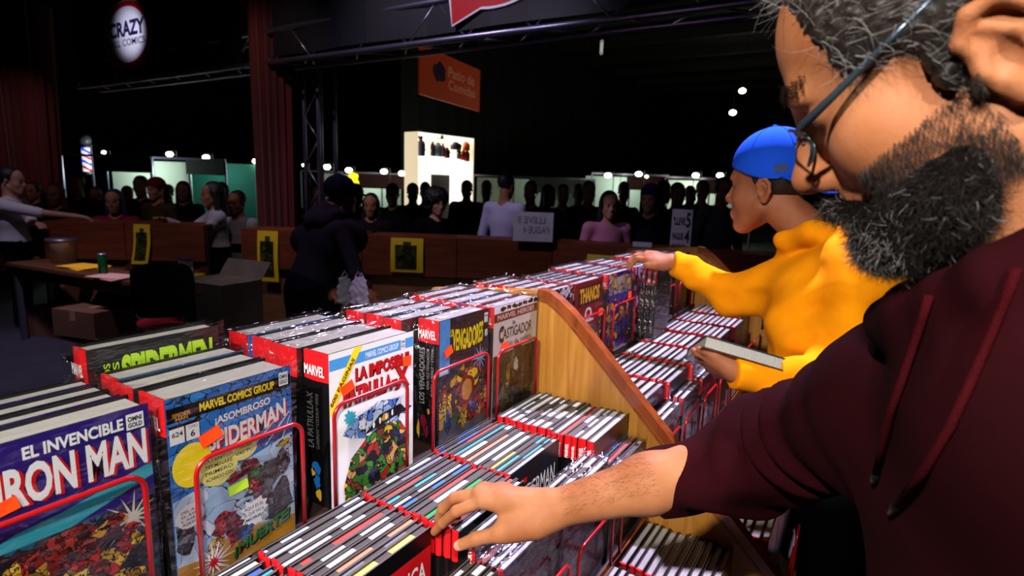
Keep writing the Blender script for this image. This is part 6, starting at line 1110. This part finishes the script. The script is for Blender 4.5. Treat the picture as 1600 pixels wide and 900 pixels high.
# ------------------------------------------------------------------ crowd
SK = [skin('pale', '#b88a74', '#a87a64', 0), skin('olive', '#9a6a4c', '#8a5c40', 0), skin('dusk', '#7a4e38', '#6a4230', 0)]
_cc = {}
def cl(c):
    if c not in _cc: _cc[c] = cloth('c' + c.strip('#'), c)
    return _cc[c]
def crowd(px, py, D, face, top, label, sk=1, hair='short', hc='#0c0a0a', bottom='#0a0b10', cap=None, lean=0.0, armR=None, armL=None, group='people in the crowd behind the counters', h=0.0145, name='person', build=1.0, sleeve=True, s_=None, extra=()):
    """px, py: pixel of the head's centre at depth D; face: direction faced as (screen right, away)"""
    hc_ = atd(px, py, D); f = _rh * face[0] + _fh * face[1]; f = f / np.linalg.norm(f); R = rotm(f); sc = s_ or 1.0
    H_ = hc_[2] - 0.02; o = np.array([hc_[0], hc_[1], 0.0]); k = min(1.08, max(0.86, H_ / 1.58)); L = lambda p: o + R @ (np.array(p, float) * np.array([1, 1, 1]))
    xf = XF(hc_ + R @ np.array([-0.03, 0, 0.0]), rotm(f + np.array([0, 0, -0.12])), 1.0 * sc); S = SDF(); ms = [SK[sk], cl(top), cl(bottom), SK[sk] if sleeve else SK[sk]]
    head(S, xf, 0, 0, 0)
    zs = H_ - 0.20; x0 = -0.05 - lean * 0.2; nbp = L((x0, 0, zs + 0.04)); S.cone(xf((-0.02, 0, -0.05)), nbp, 0.052, 0.056, k=0.02)
    sw = 0.175 * build; pel = L((x0 - lean * 0.55, 0, 0.92 * k)); 
    S.cone(L((x0, sw, zs)), L((x0, -sw, zs)), 0.062, 0.062, k=0.06, mat=1); S.ell(L((x0 - lean * 0.12, 0, zs - 0.15)), (0.115 * build, 0.165 * build, 0.19), R, k=0.06, mat=1); S.ell((L((x0 - lean * 0.4, 0, zs - 0.36)) + 0), (0.115 * build, 0.155 * build, 0.18), R, k=0.06, mat=1); S.ell(pel, (0.12 * build, 0.165 * build, 0.12), R, k=0.05, mat=2)
    for q in (1, -1):
        hp_ = pel + R @ np.array([0, 0.085 * q, -0.03]); kn_ = np.array([hp_[0], hp_[1], 0.48 * k]) + R @ np.array([0.02, 0, 0]); an = np.array([hp_[0], hp_[1], 0.07]); S.cone(hp_, kn_, 0.082, 0.058, k=0.03, mat=2); S.cone(kn_, an, 0.056, 0.045, k=0.02, mat=2); S.ell(an + R @ np.array([0.07, 0, -0.025]), (0.12, 0.045, 0.042), R, k=0.02, mat=2)
        arm = armL if q == 1 else armR; shp = L((x0, sw * q * 1.05, zs - 0.005))
        if arm is None: e_ = shp + R @ np.array([-0.03 + 0.15 * lean, 0.06 * q, -0.28]); w_ = e_ + R @ np.array([0.12, -0.02 * q, -0.20])
        else: w_ = atd(*arm); mid = (shp + w_) / 2; dd = w_ - shp; ln = np.linalg.norm(dd); bend = math.sqrt(max(0.02 ** 2, 0.285 ** 2 - (ln / 2) ** 2)) if ln < 0.57 else 0.02; e_ = mid + np.array([0, 0, -bend * 0.8]) + R @ np.array([0, 0.3 * bend * q, 0])
        S.cone(shp, e_, 0.062, 0.050, k=0.03, mat=1); S.cone(e_, w_, 0.046 if sleeve else 0.036, 0.036 if sleeve else 0.026, k=0.02, mat=1 if sleeve else 0)
        d = (w_ - e_) / np.linalg.norm(w_ - e_); sd = np.cross(d, [0, 0, 1]); sd /= np.linalg.norm(sd) + 1e-9; kns = [w_ + d * 0.085 + sd * t_ for t_ in (-0.03, -0.01, 0.01, 0.03)]
        for q_ in kns: S.cone(w_, q_, 0.020, 0.014, k=0.012); S.cone(q_, q_ + d * 0.045 + np.array([0, 0, -0.012]), 0.0105, 0.010, k=0.004); S.cone(q_ + d * 0.045 + np.array([0, 0, -0.012]), q_ + d * 0.065 + np.array([0, 0, -0.04]), 0.010, 0.009, k=0.004)
        S.cone(w_ + d * 0.03, w_ + d * 0.06 - sd * 0.045, 0.016, 0.011, k=0.01); S.cone(w_ + d * 0.06 - sd * 0.045, w_ + d * 0.09 - sd * 0.05, 0.011, 0.010, k=0.004)
    for e in extra: S.cone(atd(*e[0]), atd(*e[1]), e[2], e[3], k=0.06, mat=e[4])
    inv = lambda V: V - o; b_ = link(name, S.mesh('body', h, ms[:3], B=12, inv=inv), None, tuple(o)); tag(b_, label, 'person', group)
    m_h = mat('hair_' + hc.strip('#'), hc, 0.6); m_dk = mat('eye_dark', '#0c0806', 0.3)
    for q in (1, -1):
        mb = MB(); mb.lathe([(0.011 * math.sin(a), -0.008 * math.cos(a)) for a in np.linspace(0, math.pi, 5)], m_dk, 8, Matrix.Translation(Vector(xf((0.0935, 0.032 * q, 0.018)) - o))); mb.build('eye', b_, True)
        mb = MB(); mb.tube([xf((0.094, 0.016 * q, 0.040)) - o, xf((0.099, 0.032 * q, 0.043)) - o, xf((0.082, 0.050 * q, 0.038)) - o], 0.004, m_h, 5); mb.build('eyebrow', b_)
    hs = SDF()
    if hair == 'none': return b_
    hs.ell((-0.018, 0, 0.058), (0.104, 0.083, 0.092), k=0.02, xf=xf)
    if hair == 'long':
        hs.cone((-0.05, 0, 0.03), (-0.075, 0, -0.20), 0.07, 0.055, k=0.05, xf=xf)
        for q in (1, -1): hs.cone((-0.01, 0.07 * q, 0.03), (0.0, 0.085 * q, -0.22), 0.030, 0.028, k=0.03, xf=xf)
    if hair == 'curly':
        hs.warp = fold(0.012, 90, 0.3); hs.ell((-0.02, 0, 0.06), (0.135, 0.135, 0.12), k=0.02, xf=xf); hs.ell((-0.05, 0, -0.03), (0.10, 0.13, 0.10), k=0.03, xf=xf)
    hs.ell((0.092, 0, -0.052), (0.072, 0.062, 0.090), k=0.008, sub=True, xf=xf)
    if hair == 'short': hs.plane((0, 0, -0.01), (0.3, 0, -0.95), 0.01, xf)
    link('hair', hs.mesh('hair', 0.013, [m_h], B=12, inv=inv), b_)
    if cap:
        cp = SDF(); cp.ell((-0.012, 0, 0.062), (0.116, 0.096, 0.10), k=0.01, xf=xf); cp.plane((0.0, 0, 0.030), (0.12, 0, -0.99), 0.006, xf)
        if cap[1] != 'beanie': cp.ell((0.12, 0, 0.040), (0.075, 0.075, 0.010), k=0.012, xf=xf)
        co = link('cap', cp.mesh('cap', 0.011, [cl(cap[0])], inv=inv), b_)
    return b_
G = 'people in the crowd behind the counters'
crowd(22, 284, 5.75, (0.95, 0.3), '#c8c4cc', 'worker in a white T-shirt resting an arm on the left counter', 0, armR=(118, 338, 5.75), armL=(60, 350, 5.7), sleeve=False, group='stand workers', build=1.05)
crowd(84, 305, 6.8, (0.2, -1), '#141014', 'person with dark red hair near the left drape', 2, 'long', '#4a0c0c'); crowd(177, 316, 6.45, (0.3, -1), '#7a1030', 'person with violet hair and a crimson jacket', 1, 'long', '#1c1238'); crowd(241, 297, 7.0, (-0.3, -1), '#3a2c18', 'person in a brown top with a red beanie', 1, 'short', cap=('#5a1010', 'beanie'))
crowd(328, 305, 6.15, (-0.8, -0.6), '#a8a6b0', 'long-haired woman in white reaching over the left counter', 1, 'long', armR=(262, 345, 6.0), armL=(280, 352, 6.05), sleeve=True); crowd(368, 318, 6.5, (-0.2, -1), '#8c8a90', 'person in a pale top just left of the red column', 2, 'short')
crowd(118, 290, 7.4, (0.1, -1), '#0c0c10', 'dark figure behind the barber pole stall front', 2); crowd(218, 292, 7.6, (0.1, -1), '#0e0c10', 'dark figure between the violet-haired and beanie persons', 2); crowd(285, 300, 7.8, (0.2, -1), '#10100e', 'dark figure behind the reaching woman', 2, 'long')
crowd(579, 322, 6.5, (0.1, -1), '#1a1418', 'long-haired woman right behind the hoodie man', 1, 'long'); crowd(612, 305, 7.2, (-0.1, -1), '#0e0e12', 'dark-haired figure left of the curly-haired person', 2); crowd(645, 303, 7.8, (0.2, -1), '#0c0c0e', 'figure just below the pale stall wall', 2); crowd(684, 318, 5.95, (0.55, -0.8), '#0c0c10', 'curly-haired person in a black coat at the counter', 0, 'curly'); crowd(729, 298, 8.2, (0, -1), '#0c0c10', 'figure silhouetted against the lit kiosk', 2)
crowd(793, 292, 5.95, (0.5, 0.85), '#b4b0d0', 'man in a white shirt tinted lavender, seen from behind', 1, 'short', '#0e0a08'); crowd(828, 302, 6.9, (-0.3, -1), '#120c10', 'dark figure right of the lavender-tinted white shirt', 2); crowd(880, 306, 7.3, (0, -1), '#18222a', 'figure in slate clothing behind the paper sign', 2); crowd(921, 302, 6.9, (0.2, -1), '#0c0c0e', 'dark-haired figure left of the pink jacket', 2)  # lavender stage light is mixed into the white shirt's cloth colour
crowd(953, 322, 5.55, (0.1, -1), '#c07a9a', 'young woman with long dark hair in a pink jacket', 0, 'long'); crowd(1014, 312, 5.6, (-0.5, -0.85), '#12121c', 'woman in a violet beanie and dark jacket', 0, 'long', cap=('#2a1a5a', 'beanie')); crowd(1060, 306, 6.4, (0.1, -1), '#0c0c10', 'dark figure behind the lettered sign', 2); crowd(1098, 300, 7.2, (-0.2, -1), '#14121a', 'figure in front of the red-fascia stall', 1); crowd(1132, 300, 5.7, (0.2, -1), '#4a4a50', 'person in a grey jacket partly hidden by the boy', 2)
protos = []
for i, (px, D) in enumerate(((50, 8.4), (150, 8.8), (200, 9.2), (260, 9.0), (350, 9.0), (485, 8.6), (500, 7.4), (560, 8.8), (665, 8.8), (760, 8.6), (860, 8.6), (905, 9.0), (975, 8.4), (1040, 8.8), (1080, 9.2))):
    lab = '%s dim figure from the left in the crowd\'s back row' % ORD[i]; py = 300 + (i * 7) % 9
    if i < 3: protos.append((crowd(px, py, D, (math.sin(i), -1), ('#0c0c10', '#14121a', '#101410')[i], lab, 2, ('short', 'long')[i % 2], h=0.018), atd(px, py, D)))
    else:
        src, hp0 = protos[i % 3]; p = atd(px, py, D); c = src.copy(); COL.objects.link(c); c['label'] = lab; k = p[2] / hp0[2]; c.location = (p[0], p[1], 0); c.scale = (1, 1, k); c.rotation_euler = (0, 0, 0.5 * math.sin(i * 2.1))
        for ch0 in src.children: d = ch0.copy(); COL.objects.link(d); d.parent = c
# worker in the dark hoodie, seen from behind
hw = crowd(538, 308, 4.15, (0.75, 0.66), '#1c1620', 'worker in a dark hoodie and cap bending over the books behind', 2, 'short', cap=('#0c0e1c', 'cap'), lean=0.32, armR=(572, 452, 3.75), armL=(520, 448, 4.1), group='stand workers', build=1.1, bottom='#080a14', extra=[((520, 352, 4.2), (492, 455, 4.15), 0.17, 0.19, 1), ((480, 375, 4.25), (548, 372, 4.1), 0.12, 0.12, 1), ((525, 335, 4.15), (505, 345, 4.2), 0.10, 0.12, 1), ((490, 470, 4.15), (490, 520, 4.15), 0.19, 0.18, 2)])
hwo = np.array(hw.location); Sg = SDF(); q = atd(505, 345, 4.12); Sg.ell(q, (0.15, 0.13, 0.09), k=0.04); Sg.ell(atd(522, 336, 4.1), (0.11, 0.10, 0.06), k=0.04); Sg.warp = fold(0.01, 30); link('hood', Sg.mesh('hood', 0.014, [cl('#1c1620')], inv=lambda V: V - hwo), hw)
q = atd(560, 452, 3.7)
for i, (dx, a, c) in enumerate(((0.0, 0.3, '#b0a0c8'), (0.05, -0.4, '#c8b8dc'), (-0.08, 0.6, '#8a8494'))):
    t = thing('paper_bag', ('white paper bag in the hoodie worker\'s right hand', 'second white paper bag beside his hand', 'grey folded bag at his waist')[i], 'bag', (q[0] + dx, q[1] - 0.02 * i, q[2] - 0.10), a + YAW); m = mat('bag_' + c.strip('#'), c, 0.6); Sg = SDF(); Sg.ell((0, 0, 0.09), (0.055, 0.012, 0.10)); Sg.cone((-0.04, 0, 0.02), (0.04, 0, 0.02), 0.014, k=0.02); Sg.warp = fold(0.006, 70, i); link('bag_body', Sg.mesh('bag_body', 0.008, [m]), t); mb = MB(); mb.tube([(-0.02, 0, 0.18), (0, 0, 0.215), (0.02, 0, 0.18)], 0.003, m, 5); mb.build('handle', t)
